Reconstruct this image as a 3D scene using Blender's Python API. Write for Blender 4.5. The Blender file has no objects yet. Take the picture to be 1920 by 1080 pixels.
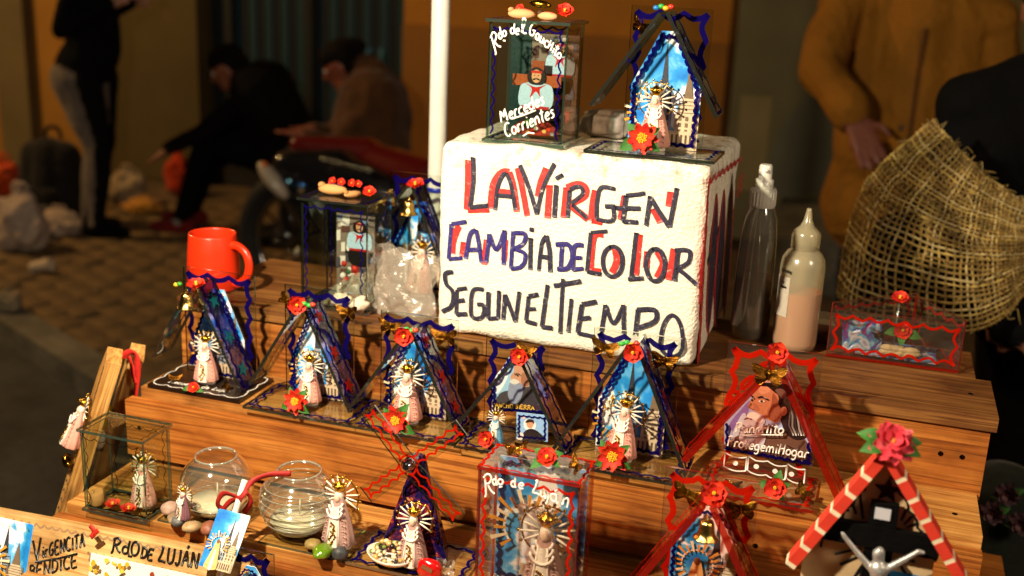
import bpy, bmesh, math, random
from mathutils import Vector, Matrix, noise
random.seed(11)
SC = bpy.context.scene
COL = SC.collection
PI = math.pi

# ------------------------------------------------------------------ camera
# world frame: X runs along the stall, Y into the depth of the stall, Z up (sidewalk at 0)
FPX = 2100.0
RM = Matrix(((0.94735496, 0.317551, 0.0409871), (0.12612714, -0.25245088, -0.95935421), (-0.29429666, 0.91401855, -0.27921239)))
RIGHT, DOWN, FWD = Vector(RM[0]), Vector(RM[1]), Vector(RM[2])
EYE = Vector((0, 0, 1.55))
cam_d = bpy.data.cameras.new('camera')
cam = bpy.data.objects.new('camera', cam_d)
COL.objects.link(cam)
mw = Matrix((RIGHT, -DOWN, -FWD)).transposed().to_4x4()
mw.translation = EYE
cam.matrix_world = mw
cam_d.sensor_width = 36
cam_d.lens = FPX / 1920 * 36
cam_d.clip_start = 0.05
cam_d.clip_end = 200
cam_d.dof.use_dof = True
cam_d.dof.focus_distance = 1.38
cam_d.dof.aperture_fstop = 3.4
SC.camera = cam

# ------------------------------------------------------------------ world, sun, lamps, exposure
W = bpy.data.worlds.new('World'); SC.world = W; W.use_nodes = True
nt = W.node_tree; bg = nt.nodes['Background']
sky = nt.nodes.new('ShaderNodeTexSky'); sky.sky_type = 'NISHITA'; sky.sun_disc = False
sky.sun_elevation = math.radians(-4); sky.sun_rotation = math.radians(200)
nt.links.new(sky.outputs[0], bg.inputs[0]); bg.inputs[1].default_value = 0.15
sd = bpy.data.lights.new('sun', 'SUN'); sd.energy = 0.12; sd.angle = math.radians(100); sd.color = (1, .78, .55)
so = bpy.data.objects.new('sun', sd); COL.objects.link(so); so.rotation_euler = (math.radians(55), 0, math.radians(48))
LAMP = Vector((-0.74, 0.50, 1.80))          # bulb hanging over the stall front
STREET = Vector((-7.2, 3.6, 4.4))           # street lamp further along the pavement
LAMP_W, STREET_W, SIDE_W = 140.0, 680.0, 66.0
SIDE = Vector((1.25, .35, 2.05))            # added fill lamp to the right, out of view
def point_light(name, loc, w, col, r):
    d = bpy.data.lights.new(name, 'POINT'); d.energy = w; d.color = col; d.shadow_soft_size = r
    o = bpy.data.objects.new(name, d); COL.objects.link(o); o.location = loc
point_light('stall_bulb_light', LAMP, LAMP_W, (1, .84, .61), .024)
point_light('side_fill_light', SIDE, SIDE_W, (1, .80, .56), .2)
point_light('street_lamp_light', STREET, STREET_W, (1, .60, .22), .12)
vs = SC.view_settings
vs.view_transform = 'Standard'; vs.look = 'None'; vs.exposure = 0.0; vs.gamma = 1.0; vs.use_curve_mapping = False
SC.cycles.use_denoising = True
SC.cycles.max_bounces = 10; SC.cycles.transparent_max_bounces = 48
SC.cycles.glossy_bounces = 5; SC.cycles.caustics_reflective = False; SC.cycles.caustics_refractive = False
SC.cycles.sample_clamp_indirect = 4.0

# ------------------------------------------------------------------ helpers
def V(*a): return Vector(a)
def ray(x, y): 
    d = V((x - 960) / FPX, (y - 540) / FPX, 1.0)
    return RIGHT * d.x + DOWN * d.y + FWD * d.z
def onz(x, y, z): d = ray(x, y); return EYE + d * ((z - EYE.z) / d.z)
def ony(x, y, Y): d = ray(x, y); return EYE + d * ((Y - EYE.y) / d.y)
def onx(x, y, X): d = ray(x, y); return EYE + d * ((X - EYE.x) / d.x)
def at(x, y, t): return EYE + ray(x, y) * t
def proj(P):
    v = P - EYE; t = v.dot(FWD)
    return (960 + FPX * v.dot(RIGHT) / t, 540 + FPX * v.dot(DOWN) / t, t)
def lin(c):
    f = lambda u: u / 12.92 if u <= .04045 else ((u + .055) / 1.055) ** 2.4
    return tuple(f(int(c[i:i + 2], 16) / 255) for i in (1, 3, 5))
_hc = {}
def H(c):
    if isinstance(c, str):
        if c not in _hc: _hc[c] = lin(c)
        return _hc[c]
    return c
def cr(pts, k=4, closed=False):
    P = [Vector(p) for p in pts]; n = len(P)
    if n < 3: return P
    out = []
    for i in range(n if closed else n - 1):
        if closed: a, b, c, d = P[i - 1], P[i], P[(i + 1) % n], P[(i + 2) % n]
        else: a, b, c, d = P[max(i - 1, 0)], P[i], P[i + 1], P[min(i + 2, n - 1)]
        for j in range(k):
            t = j / k
            out.append(.5 * ((2 * b) + (c - a) * t + (2 * a - 5 * b + 4 * c - d) * t * t + (3 * b - a - 3 * c + d) * t ** 3))
    if not closed: out.append(P[-1])
    return out

class MB:
    def __init__(s): s.v = []; s.f = []; s.c = []; s.mi = []; s.sm = []; s.M = Matrix(); s.ly = 0
    def add(s, vs, fs, col='#ffffff', mi=0, sm=False):
        o = len(s.v); M = s.M; col = H(col)
        s.v += [M @ Vector(p) for p in vs]
        flip = M.determinant() < 0
        for f in fs:
            s.f.append([i + o for i in (list(f)[::-1] if flip else f)]); s.c.append(col); s.mi.append(mi); s.sm.append(sm)
        return s
    def box(s, x0, x1, y0, y1, z0, z1, col='#ffffff', mi=0, emi=None, ax=1):
        vs = [(x, y, z) for x in (x0, x1) for y in (y0, y1) for z in (z0, z1)]
        fs = {0: [(0, 1, 3, 2), (4, 6, 7, 5)], 1: [(0, 4, 5, 1), (2, 3, 7, 6)], 2: [(0, 2, 6, 4), (1, 5, 7, 3)]}
        for a in range(3): s.add(vs, fs[a], col, mi if (emi is None or a == ax) else emi)
        return s
    def bar(s, a, b, wx, wy, col='#ffffff', mi=0, up=(0, 1, 0), emi=None):
        """box from a to b; wx across (in the plane), wy along `up`"""
        a, b = Vector(a), Vector(b); d = (b - a); L = d.length; d.normalize(); u = Vector(up); n = d.cross(u).normalized()
        u = n.cross(d).normalized()
        M0 = s.M; s.M = M0 @ Matrix(((n.x, u.x, d.x, a.x), (n.y, u.y, d.y, a.y), (n.z, u.z, d.z, a.z), (0, 0, 0, 1)))
        s.box(-wx / 2, wx / 2, -wy / 2, wy / 2, 0, L, col, mi, emi, 0); s.M = M0; return s
    def prism(s, poly, y0, y1, col='#ffffff', mi=0, emi=None):
        """polygon in xz (either order) extruded from y0 (front) to y1"""
        n = len(poly); A = sum(poly[i][0] * poly[(i + 1) % n][1] - poly[(i + 1) % n][0] * poly[i][1] for i in range(n))
        if A < 0: poly = poly[::-1]
        vs = [(p[0], y0, p[1]) for p in poly] + [(p[0], y1, p[1]) for p in poly]
        s.add(vs, [list(range(n)), list(range(2 * n - 1, n - 1, -1))], col, mi)
        s.add(vs, [(i, i + n, (i + 1) % n + n, (i + 1) % n) for i in range(n)], col, mi if emi is None else emi); return s
    def flat(s, poly, y, col, mi=0):
        """printed patch in xz facing -y; every call sits a hair above the last"""
        n = len(poly); A = sum(poly[i][0] * poly[(i + 1) % n][1] - poly[(i + 1) % n][0] * poly[i][1] for i in range(n))
        if A < 0: poly = poly[::-1]
        s.ly += 1; y -= s.ly * 0.00005
        s.add([(p[0], y, p[1]) for p in poly], [list(range(n))], col, mi); return s
    def blob(s, pts, y, col, mi=0, k=4): return s.flat([(p.x, p.y) for p in cr([(a, b, 0) for a, b in pts], k, True)], y, col, mi)
    def disc(s, x, z, rx, rz, y, col, mi=0, n=14): return s.flat([(x + rx * math.cos(2 * PI * i / n), z + rz * math.sin(2 * PI * i / n)) for i in range(n)], y, col, mi)
    def stroke(s, pts, w, y, col, mi=0, h=.0004, taper=False):
        """a low rounded line of paint in xz"""
        P = [Vector((p[0], p[1])) for p in pts]; n = len(P)
        if n < 2: return s
        s.ly += 1; y -= s.ly * 0.00002
        vs = []; fs = []
        for i in range(n):
            t = (P[min(i + 1, n - 1)] - P[max(i - 1, 0)])
            if t.length < 1e-9: t = Vector((1, 0))
            t.normalize(); nn = Vector((-t.y, t.x))
            ww = w * (1 if not taper else (.25 + .75 * math.sin(PI * min(max((i + .6) / n, 0), 1))))
            for q, hh in ((-.5, 0), (-.28, h), (.28, h), (.5, 0)):
                p = P[i] + nn * (q * ww); vs.append((p.x, y - hh, p.y))
        for i in range(n - 1):
            for j in range(3): a = i * 4 + j; fs.append((a, a + 4, a + 5, a + 1))
        for e, o in ((0, 0), ((n - 1) * 4, 1)): fs.append((e, e + 1, e + 2, e + 3) if o else (e + 3, e + 2, e + 1, e))
        fs = [f[::-1] for f in fs]
        s.add(vs, fs, col, mi, True); return s
    def tube(s, pts, r, col='#ffffff', mi=0, n=6, closed=False):
        P = [Vector(p) for p in pts]; m = len(P); rs = r if isinstance(r, (list, tuple)) else [r] * m
        vs = []; fs = []; up = None
        for i in range(m):
            t = (P[(i + 1) % m if closed else min(i + 1, m - 1)] - P[(i - 1) if closed else max(i - 1, 0)])
            if t.length < 1e-9: t = Vector((0, 0, 1))
            t.normalize()
            if up is None: up = t.orthogonal().normalized()
            up = (up - t * up.dot(t));
            if up.length < 1e-6: up = t.orthogonal()
            up.normalize(); b = t.cross(up)
            for j in range(n):
                a = 2 * PI * j / n; vs.append(P[i] + (up * math.cos(a) + b * math.sin(a)) * rs[i])
        for i in range(m if closed else m - 1):
            for j in range(n):
                a, b2 = i * n, ((i + 1) % m) * n; fs.append((a + j, a + (j + 1) % n, b2 + (j + 1) % n, b2 + j))
        if not closed: fs += [list(range(n))[::-1], [(m - 1) * n + j for j in range(n)]]
        s.add(vs, fs, col, mi, True); return s
    def lathe(s, prof, col='#ffffff', mi=0, n=24, sx=1, sy=1, c=(0, 0, 0), caps=True, sm=True):
        vs = []; m = len(prof)
        for r, z in prof:
            for j in range(n): a = 2 * PI * j / n; vs.append((c[0] + r * sx * math.cos(a), c[1] + r * sy * math.sin(a), c[2] + z))
        fs = [(i * n + j, i * n + (j + 1) % n, (i + 1) * n + (j + 1) % n, (i + 1) * n + j) for i in range(m - 1) for j in range(n)]
        s.add(vs, fs, col, mi, sm)
        if caps:
            if prof[0][0] > 1e-6: s.add(vs[:n], [list(range(n))[::-1]], col, mi)
            if prof[-1][0] > 1e-6: s.add(vs[-n:], [list(range(n))], col, mi)
        return s
    def ell(s, c, r, col='#ffffff', mi=0, nu=10, nv=6):
        prof = [(math.sin(PI * i / nv), -math.cos(PI * i / nv)) for i in range(nv + 1)]; prof[0] = (1e-4, -1); prof[-1] = (1e-4, 1)
        return s.lathe([(p, z * r[2]) for p, z in prof], col, mi, nu, r[0], r[1], c, False)
    def build(s, name, mats, parent=None, loc=None, rz=0):
        return obj(name, s.mesh(name, mats), parent, loc, rz)
    def mesh(s, name, mats):
        me = bpy.data.meshes.new(name)
        me.from_pydata([tuple(p) for p in s.v], [], s.f)
        for m in (mats if isinstance(mats, (list, tuple)) else [mats]): me.materials.append(m)
        me.polygons.foreach_set('material_index', s.mi); me.polygons.foreach_set('use_smooth', s.sm)
        at_ = me.color_attributes.new('Col', 'FLOAT_COLOR', 'CORNER'); buf = []
        for f, c in zip(s.f, s.c): buf += [c[0], c[1], c[2], 1.0] * len(f)
        at_.data.foreach_set('color', buf); me.update(); return me

def obj(name, me, parent=None, loc=None, rz=0, scale=None):
    o = bpy.data.objects.new(name, me); COL.objects.link(o)
    if parent: o.parent = parent
    if loc is not None: o.location = loc
    if rz: o.rotation_euler.z = rz
    if scale is not None: o.scale = (scale,) * 3 if not isinstance(scale, (tuple, list)) else scale
    return o
def tag(o, label, cat, group=None):
    o['label'] = label; o['category'] = cat
    if group: o['group'] = group
    return o
def thing(name, label, cat, loc=(0, 0, 0), rz=0, group=None): return tag(obj(name, None, None, loc, rz), label, cat, group)
def sub(name, parent, loc=(0, 0, 0), rot=(0, 0, 0), scale=1.0):
    o = obj(name, None, parent, loc, 0, scale); o.rotation_euler = rot; return o
_mesh = {}
def cached(key, fn):
    if key not in _mesh: _mesh[key] = fn()
    return _mesh[key]

# ------------------------------------------------------------------ materials
def newmat(name):
    m = bpy.data.materials.new(name); m.use_nodes = True; n = m.node_tree.nodes; return m, n, m.node_tree.links, n['Principled BSDF'], n['Material Output']
def noise_node(n, l, vec, scale, detail=4, rough=.55, dist=0):
    t = n.new('ShaderNodeTexNoise'); t.inputs['Scale'].default_value = scale; t.inputs['Detail'].default_value = detail
    t.inputs['Roughness'].default_value = rough; t.inputs['Distortion'].default_value = dist
    if vec is not None: l.new(vec, t.inputs['Vector'])
    return t
def ramp(n, l, fac, stops):
    r = n.new('ShaderNodeValToRGB'); e = r.color_ramp.elements
    while len(e) < len(stops): e.new(.5)
    for q, (p, c) in zip(e, stops): q.position = p; q.color = (*H(c), 1)
    l.new(fac, r.inputs[0]); return r
def mixc(n, l, a, b, fac, mode='MIX'):
    m = n.new('ShaderNodeMix'); m.data_type = 'RGBA'; m.blend_type = mode
    for s, v in ((m.inputs[0], fac), (m.inputs[6], a), (m.inputs[7], b)):
        if hasattr(v, 'links'): l.new(v, s)
        else: s.default_value = v if isinstance(v, (int, float)) else (*H(v), 1)
    return m.outputs[2]
def bump(n, l, b, h, strength, dist=.001):
    q = n.new('ShaderNodeBump'); q.inputs['Strength'].default_value = strength; q.inputs['Distance'].default_value = dist
    l.new(h, q.inputs['Height']); l.new(q.outputs[0], b.inputs['Normal'])
def vc(name, rough=.5, metal=0, nscale=60, namp=.12, bstr=.0, bscale=200, bdist=.001, spec=.5, sheen=0, coat=0, trans=0):
    """material whose colour comes from the piece itself, with grain and wear on top"""
    m, n, l, b, o = newmat(name)
    a = n.new('ShaderNodeAttribute'); a.attribute_name = 'Col'; tc = n.new('ShaderNodeTexCoord')
    t = noise_node(n, l, tc.outputs['Object'], nscale, 5)
    v = n.new('ShaderNodeMapRange'); v.inputs[3].default_value = 1 - namp; v.inputs[4].default_value = 1 + namp * .6; v.inputs[1].default_value = .3; v.inputs[2].default_value = .7
    l.new(t.outputs[0], v.inputs[0])
    l.new(mixc(n, l, a.outputs['Color'], v.outputs[0], 1.0, 'MULTIPLY'), b.inputs['Base Color'])
    b.inputs['Metallic'].default_value = metal; b.inputs['Specular IOR Level'].default_value = spec
    rr = n.new('ShaderNodeMapRange'); rr.inputs[3].default_value = max(rough - .08, .02); rr.inputs[4].default_value = rough + .1
    l.new(t.outputs[0], rr.inputs[0]); l.new(rr.outputs[0], b.inputs['Roughness'])
    if sheen: b.inputs['Sheen Weight'].default_value = sheen
    if coat: b.inputs['Coat Weight'].default_value = coat; b.inputs['Coat Roughness'].default_value = .08
    if bstr:
        t2 = noise_node(n, l, tc.outputs['Object'], bscale, 4); bump(n, l, b, t2.outputs[0], bstr, bdist)
    return m
def see_through(name, tint, gl_rough=.03, op=0.0, diff='#ffffff', ior=1.5, gain=1.0, bstr=0, bscale=60):
    """clear sheet: transmits straight through, mirrors by Fresnel; op adds a share of body colour"""
    m, n, l, b, o = newmat(name); n.remove(b)
    tr = n.new('ShaderNodeBsdfTransparent'); tr.inputs[0].default_value = (*H(tint), 1)
    gl = n.new('ShaderNodeBsdfGlossy'); gl.inputs['Roughness'].default_value = gl_rough; gl.inputs[0].default_value = (1, 1, 1, 1)
    fr = n.new('ShaderNodeFresnel'); fr.inputs[0].default_value = ior
    mu = n.new('ShaderNodeMath'); mu.operation = 'MULTIPLY'; mu.inputs[1].default_value = gain; mu.use_clamp = True; ge = n.new('ShaderNodeNewGeometry'); iv = n.new('ShaderNodeMath'); iv.operation = 'SUBTRACT'; iv.inputs[0].default_value = 1.0; l.new(ge.outputs['Backfacing'], iv.inputs[1])
    m0 = n.new('ShaderNodeMath'); m0.operation = 'MULTIPLY'; l.new(fr.outputs[0], m0.inputs[0]); l.new(iv.outputs[0], m0.inputs[1]); l.new(m0.outputs[0], mu.inputs[0])
    base = tr.outputs[0]
    if op:
        df = n.new('ShaderNodeBsdfDiffuse'); df.inputs[0].default_value = (*H(diff), 1)
        m1 = n.new('ShaderNodeMixShader'); m1.inputs[0].default_value = op; l.new(tr.outputs[0], m1.inputs[1]); l.new(df.outputs[0], m1.inputs[2]); base = m1.outputs[0]
    m2 = n.new('ShaderNodeMixShader'); l.new(mu.outputs[0], m2.inputs[0]); l.new(base, m2.inputs[1]); l.new(gl.outputs[0], m2.inputs[2])
    if bstr:
        tc = n.new('ShaderNodeTexCoord'); t = noise_node(n, l, tc.outputs['Object'], bscale, 4); q = n.new('ShaderNodeBump'); q.inputs['Strength'].default_value = bstr; q.inputs['Distance'].default_value = .004
        l.new(t.outputs[0], q.inputs['Height']); l.new(q.outputs[0], gl.inputs['Normal']); l.new(q.outputs[0], fr.inputs['Normal'])
    l.new(m2.outputs[0], o.inputs[0]); return m
def wood(name, cols, axis=0, dark=1.0):
    m, n, l, b, o = newmat(name); tc = n.new('ShaderNodeTexCoord'); oi = n.new('ShaderNodeObjectInfo')
    sh = n.new('ShaderNodeVectorMath'); sh.operation = 'ADD'; mul = n.new('ShaderNodeVectorMath'); mul.operation = 'SCALE'; mul.inputs[0].default_value = (7, 3, 5)
    l.new(oi.outputs['Random'], mul.inputs['Scale']); l.new(tc.outputs['Object'], sh.inputs[0]); l.new(mul.outputs[0], sh.inputs[1])
    def mp(a, c):
        q = n.new('ShaderNodeMapping'); sc = [c, c, c]; sc[axis] = a; q.inputs['Scale'].default_value = sc; l.new(sh.outputs[0], q.inputs[0]); return q.outputs[0]
    g = noise_node(n, l, mp(.9, 30), 1.6, 4, .5, .3)
    r = ramp(n, l, g.outputs[0], [(.28, cols[0]), (.40, cols[1]), (.44, cols[2]), (.47, cols[0]), (.54, cols[1]), (.58, cols[2]), (.61, cols[1]), (.70, cols[0]), (.76, cols[2])])
    fb = noise_node(n, l, mp(8, 260), 1, 5, .7); wr = noise_node(n, l, mp(6, 9), 1, 5, .6)
    f2 = ramp(n, l, fb.outputs[0], [(.3, '#a89888'), (.62, '#ffffff')]); w2 = ramp(n, l, wr.outputs[0], [(.34, '#8c745e'), (.46, '#d8c8b8'), (.6, '#ffffff')])
    c = mixc(n, l, r.outputs[0], f2.outputs[0], .75, 'MULTIPLY'); c = mixc(n, l, c, w2.outputs[0], .8, 'MULTIPLY')
    kn = n.new('ShaderNodeTexVoronoi'); kn.inputs['Scale'].default_value = 1.0; l.new(mp(4.5, 13), kn.inputs['Vector'])
    k2 = ramp(n, l, kn.outputs['Distance'], [(.05, '#3a1c0c'), (.10, '#ffffff')]); c = mixc(n, l, c, k2.outputs[0], .7, 'MULTIPLY')
    l.new(c, b.inputs['Base Color']); b.inputs['Roughness'].default_value = .55; b.inputs['Specular IOR Level'].default_value = .35
    bump(n, l, b, fb.outputs[0], .35, .0008); return m
M_MATTE = vc('matte_paint', .75, bstr=.15)
M_PLAST = vc('moulded_plastic', .33, namp=.05, coat=.15)
M_RESIN = vc('painted_resin', .5, namp=.16, bstr=.35, bscale=900, bdist=.0006)
M_PRINT = vc('printed_card', .28, namp=.1, nscale=300)
M_PAINT = vc('relief_paint', .4, namp=.06)
M_PETAL = vc('fabric_petal', .65, namp=.18, nscale=150, bstr=.25, bscale=400)
M_CLOTH = vc('woven_cloth', .9, namp=.3, nscale=14, bstr=.6, bscale=11, bdist=.03, sheen=.1, spec=.2)
M_BLACKCL = vc('black_cloth', .95, namp=.3, nscale=14, bstr=.5, bscale=11, bdist=.03, spec=.08)
M_COAT = vc('padded_coat_cloth', .85, namp=.22, nscale=7, bstr=.9, bscale=6.5, bdist=.05, spec=.2)
M_SKIN = vc('skin', .5, namp=.15, nscale=30)
M_STONE = vc('pebble', .55, namp=.35, nscale=90, bstr=.3, bscale=150)
M_FUR = vc('hair', .8, spec=.12, namp=.35, nscale=40, bstr=.6, bscale=60, bdist=.01)
M_GOLD = vc('gold_foil', .16, 1, namp=.1, bstr=.25, bscale=500, bdist=.0008)
M_CHROME = vc('chrome', .12, 1, namp=.05)
M_GLIT = vc('glitter_foil', .25, .45, namp=.3, nscale=900)
M_ROUGHWALL = vc('limewashed_wall', .85, namp=.22, nscale=2.2, bstr=.3, bscale=30, bdist=.01)
M_YARN = vc('jute_yarn', .9, namp=.45, nscale=40, bstr=.6, bscale=700, bdist=.001)
M_GLASS = see_through('clear_glass', '#f2f6f2', .02, ior=1.45, gain=1.3)
M_ACRYL = see_through('scuffed_acrylic', '#f2eeea', .05, op=.012, diff='#d8c8b8', ior=1.45, gain=1.3)
M_BLUEGL = see_through('violet_tinted_glass', '#bcbce0', .03, op=.045, diff='#4a4090', ior=1.45, gain=2.6, bstr=.12, bscale=30)
M_REDGL = see_through('red_tinted_acrylic', '#fae4dc', .05, op=.02, diff='#a02010', ior=1.45, gain=1.6)
M_GREYGL = see_through('smoky_glass', '#6f7a78', .03, op=.06, diff='#1c2a2a', ior=1.45, gain=1.2)
M_EDGE = see_through('cut_glass_edge', '#5a6254', .12, op=.45, diff='#2c3028', ior=1.6, gain=3.5)
M_EDGEG = see_through('green_glass_edge', '#8fa898', .08, op=.28, diff='#50645a', ior=1.6, gain=2.5)
M_EDGER = see_through('red_painted_edge', '#c86a58', .1, op=.5, diff='#9a1608', ior=1.6, gain=2)
M_INKB = see_through('blue_glass_paint', '#2c2468', .12, op=.5, diff='#140c5c', ior=1.45, gain=1.2)
M_INKR = see_through('red_glass_paint', '#d8301a', .12, op=.6, diff='#c01c08', ior=1.45, gain=1.2)
M_INKK = see_through('black_glass_pen', '#4a4440', .12, op=.6, diff='#16120f', ior=1.45)
M_BAG = see_through('crumpled_film', '#f0ece6', .05, op=.2, diff='#e8dccb', ior=1.5, gain=2.2, bstr=.7, bscale=55)
M_MILK = see_through('milky_plastic', '#e2d8bc', .2, op=.3, diff='#ddd2ae', ior=1.45, gain=1.6)
M_CLEARPL = see_through('clear_bottle_plastic', '#d9d6cc', .07, op=.13, diff='#c8c2b0', ior=1.5, gain=2.8)
M_WOOD = wood('pine_board', ('#c88038', '#b46c2a', '#8c4e1a'))
M_WOODT = wood('worn_pine_top', ('#d8a056', '#c88c46', '#aa7032'))
M_WOODD = wood('weathered_pine_top', ('#9a6a34', '#84562a', '#643c1a'))
M_WOODP = wood('light_pine_plaque', ('#d6a862', '#c4924c', '#a87438'), axis=2)
M_WOODS = wood('varnished_sign_wood', ('#e2bf84', '#d9b274', '#c99c5c'))
def foam_mat():
    m, n, l, b, o = newmat('styrofoam'); tc = n.new('ShaderNodeTexCoord')
    vo = n.new('ShaderNodeTexVoronoi'); vo.inputs['Scale'].default_value = 260; l.new(tc.outputs['Object'], vo.inputs['Vector'])
    big = noise_node(n, l, tc.outputs['Object'], 14, 5); sep = n.new('ShaderNodeSeparateXYZ'); l.new(tc.outputs['Object'], sep.inputs[0])
    mr = n.new('ShaderNodeMapRange'); mr.inputs[1].default_value = .20; mr.inputs[2].default_value = .268; l.new(sep.outputs[2], mr.inputs[0])
    st = noise_node(n, l, tc.outputs['Object'], 60, 6, .7); gr = ramp(n, l, st.outputs[0], [(.50, '#000000'), (.66, '#ffffff')])
    mm = n.new('ShaderNodeMath'); mm.operation = 'MULTIPLY'; l.new(mr.outputs[0], mm.inputs[0]); l.new(gr.outputs[0], mm.inputs[1])
    m2 = n.new('ShaderNodeMath'); m2.operation = 'MULTIPLY'; m2.inputs[1].default_value = .75; l.new(mm.outputs[0], m2.inputs[0])
    base = mixc(n, l, '#efe9dc', '#ddd3bd', big.outputs[0]); c = mixc(n, l, base, '#7a5c30', m2.outputs[0]); l.new(c, b.inputs['Base Color'])
    b.inputs['Roughness'].default_value = .7; ad = n.new('ShaderNodeMath'); ad.operation = 'ADD'; l.new(vo.outputs['Distance'], ad.inputs[0]); l.new(big.outputs[0], ad.inputs[1]); bump(n, l, b, ad.outputs[0], .5, .0022); return m
M_FOAM = foam_mat()
def marker_mat():
    m, n, l, b, o = newmat('marker_ink'); tc = n.new('ShaderNodeTexCoord'); a = n.new('ShaderNodeAttribute'); a.attribute_name = 'Col'
    vo = n.new('ShaderNodeTexVoronoi'); vo.inputs['Scale'].default_value = 330; vo.feature = 'DISTANCE_TO_EDGE'; l.new(tc.outputs['Object'], vo.inputs['Vector'])
    t = noise_node(n, l, tc.outputs['Object'], 90, 5, .7); r = ramp(n, l, vo.outputs[0], [(.0, '#ffffff'), (.10, '#000000')])
    k = ramp(n, l, t.outputs[0], [(.35, '#000000'), (.7, '#8a8a8a')]); f = mixc(n, l, r.outputs[0], k.outputs[0], .55)
    hf = n.new('ShaderNodeMath'); hf.operation = 'MULTIPLY'; hf.inputs[1].default_value = .3; l.new(f, hf.inputs[0]); sk = noise_node(n, l, tc.outputs['Object'], 150, 6, .8); sr = ramp(n, l, sk.outputs[0], [(.60, '#000000'), (.68, '#d0d0d0')]); l.new(mixc(n, l, mixc(n, l, a.outputs['Color'], '#9a94a8', hf.outputs[0]), '#e2dccd', sr.outputs[0]), b.inputs['Base Color']); b.inputs['Roughness'].default_value = .5; return m
M_MARK = marker_mat()
def sky_mat():
    m, n, l, b, o = newmat('printed_sky'); tc = n.new('ShaderNodeTexCoord'); oi = n.new('ShaderNodeObjectInfo')
    sh = n.new('ShaderNodeVectorMath'); sh.operation = 'ADD'; mul = n.new('ShaderNodeVectorMath'); mul.operation = 'SCALE'; mul.inputs[0].default_value = (3, 1, 2)
    l.new(oi.outputs['Random'], mul.inputs['Scale']); l.new(tc.outputs['Object'], sh.inputs[0]); l.new(mul.outputs[0], sh.inputs[1])
    t = noise_node(n, l, sh.outputs[0], 19, 5, .55, .4)
    r = ramp(n, l, t.outputs[0], [(.36, '#1c6cc4'), (.47, '#2c92dc'), (.53, '#6cbcf0'), (.565, '#fafafa'), (.72, '#e4e8f0')])
    l.new(r.outputs[0], b.inputs['Base Color']); b.inputs['Roughness'].default_value = .3; return m
M_SKY = sky_mat()
def dark_print():
    m, n, l, b, o = newmat('dark_flower_print'); tc = n.new('ShaderNodeTexCoord'); t = noise_node(n, l, tc.outputs['Object'], 55, 4, .6, 1.2)
    r = ramp(n, l, t.outputs[0], [(.32, '#0c0820'), (.45, '#1c1450'), (.5, '#4a1830'), (.53, '#20103a'), (.60, '#8a1c1c'), (.64, '#c88a50'), (.68, '#241a55')])
    l.new(r.outputs[0], b.inputs['Base Color']); b.inputs['Roughness'].default_value = .12; return m
M_DARKPR = dark_print()
def foil():
    m, n, l, b, o = newmat('iridescent_foil'); tc = n.new('ShaderNodeTexCoord'); t = noise_node(n, l, tc.outputs['Object'], 45, 3, .5, 1)
    r = ramp(n, l, t.outputs[0], [(.3, '#b01850'), (.42, '#6a50b0'), (.5, '#60b8e8'), (.58, '#e8e0f0'), (.68, '#5080b8')]); l.new(r.outputs[0], b.inputs['Base Color']); b.inputs['Metallic'].default_value = .25; b.inputs['Roughness'].default_value = .25
    bump(n, l, b, t.outputs[0], .6, .004); return m
M_FOIL = foil()
def ground_mat(name, a, b_, scale, rough=.8):
    m, n, l, b, o = newmat(name); tc = n.new('ShaderNodeTexCoord'); t = noise_node(n, l, tc.outputs['Object'], scale, 8, .65); t2 = noise_node(n, l, tc.outputs['Object'], scale * .15, 4)
    r = ramp(n, l, t.outputs[0], [(.3, a), (.7, b_)]); r2 = ramp(n, l, t2.outputs[0], [(.3, '#8a8a8a'), (.7, '#ffffff')])
    l.new(mixc(n, l, r.outputs[0], r2.outputs[0], 1.0, 'MULTIPLY'), b.inputs['Base Color']); b.inputs['Roughness'].default_value = rough; bump(n, l, b, t.outputs[0], .5, .01); return m
M_ASPH = ground_mat('asphalt', '#2c2c2a', '#454542', 30); M_SAND = ground_mat('paving_joint_sand', '#5a462e', '#7a6040', 40); M_COBBLE = ground_mat('worn_paving', '#66502f', '#86683f', 9); M_KERB = ground_mat('kerb_stone', '#6a6458', '#8a8474', 20)

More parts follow.
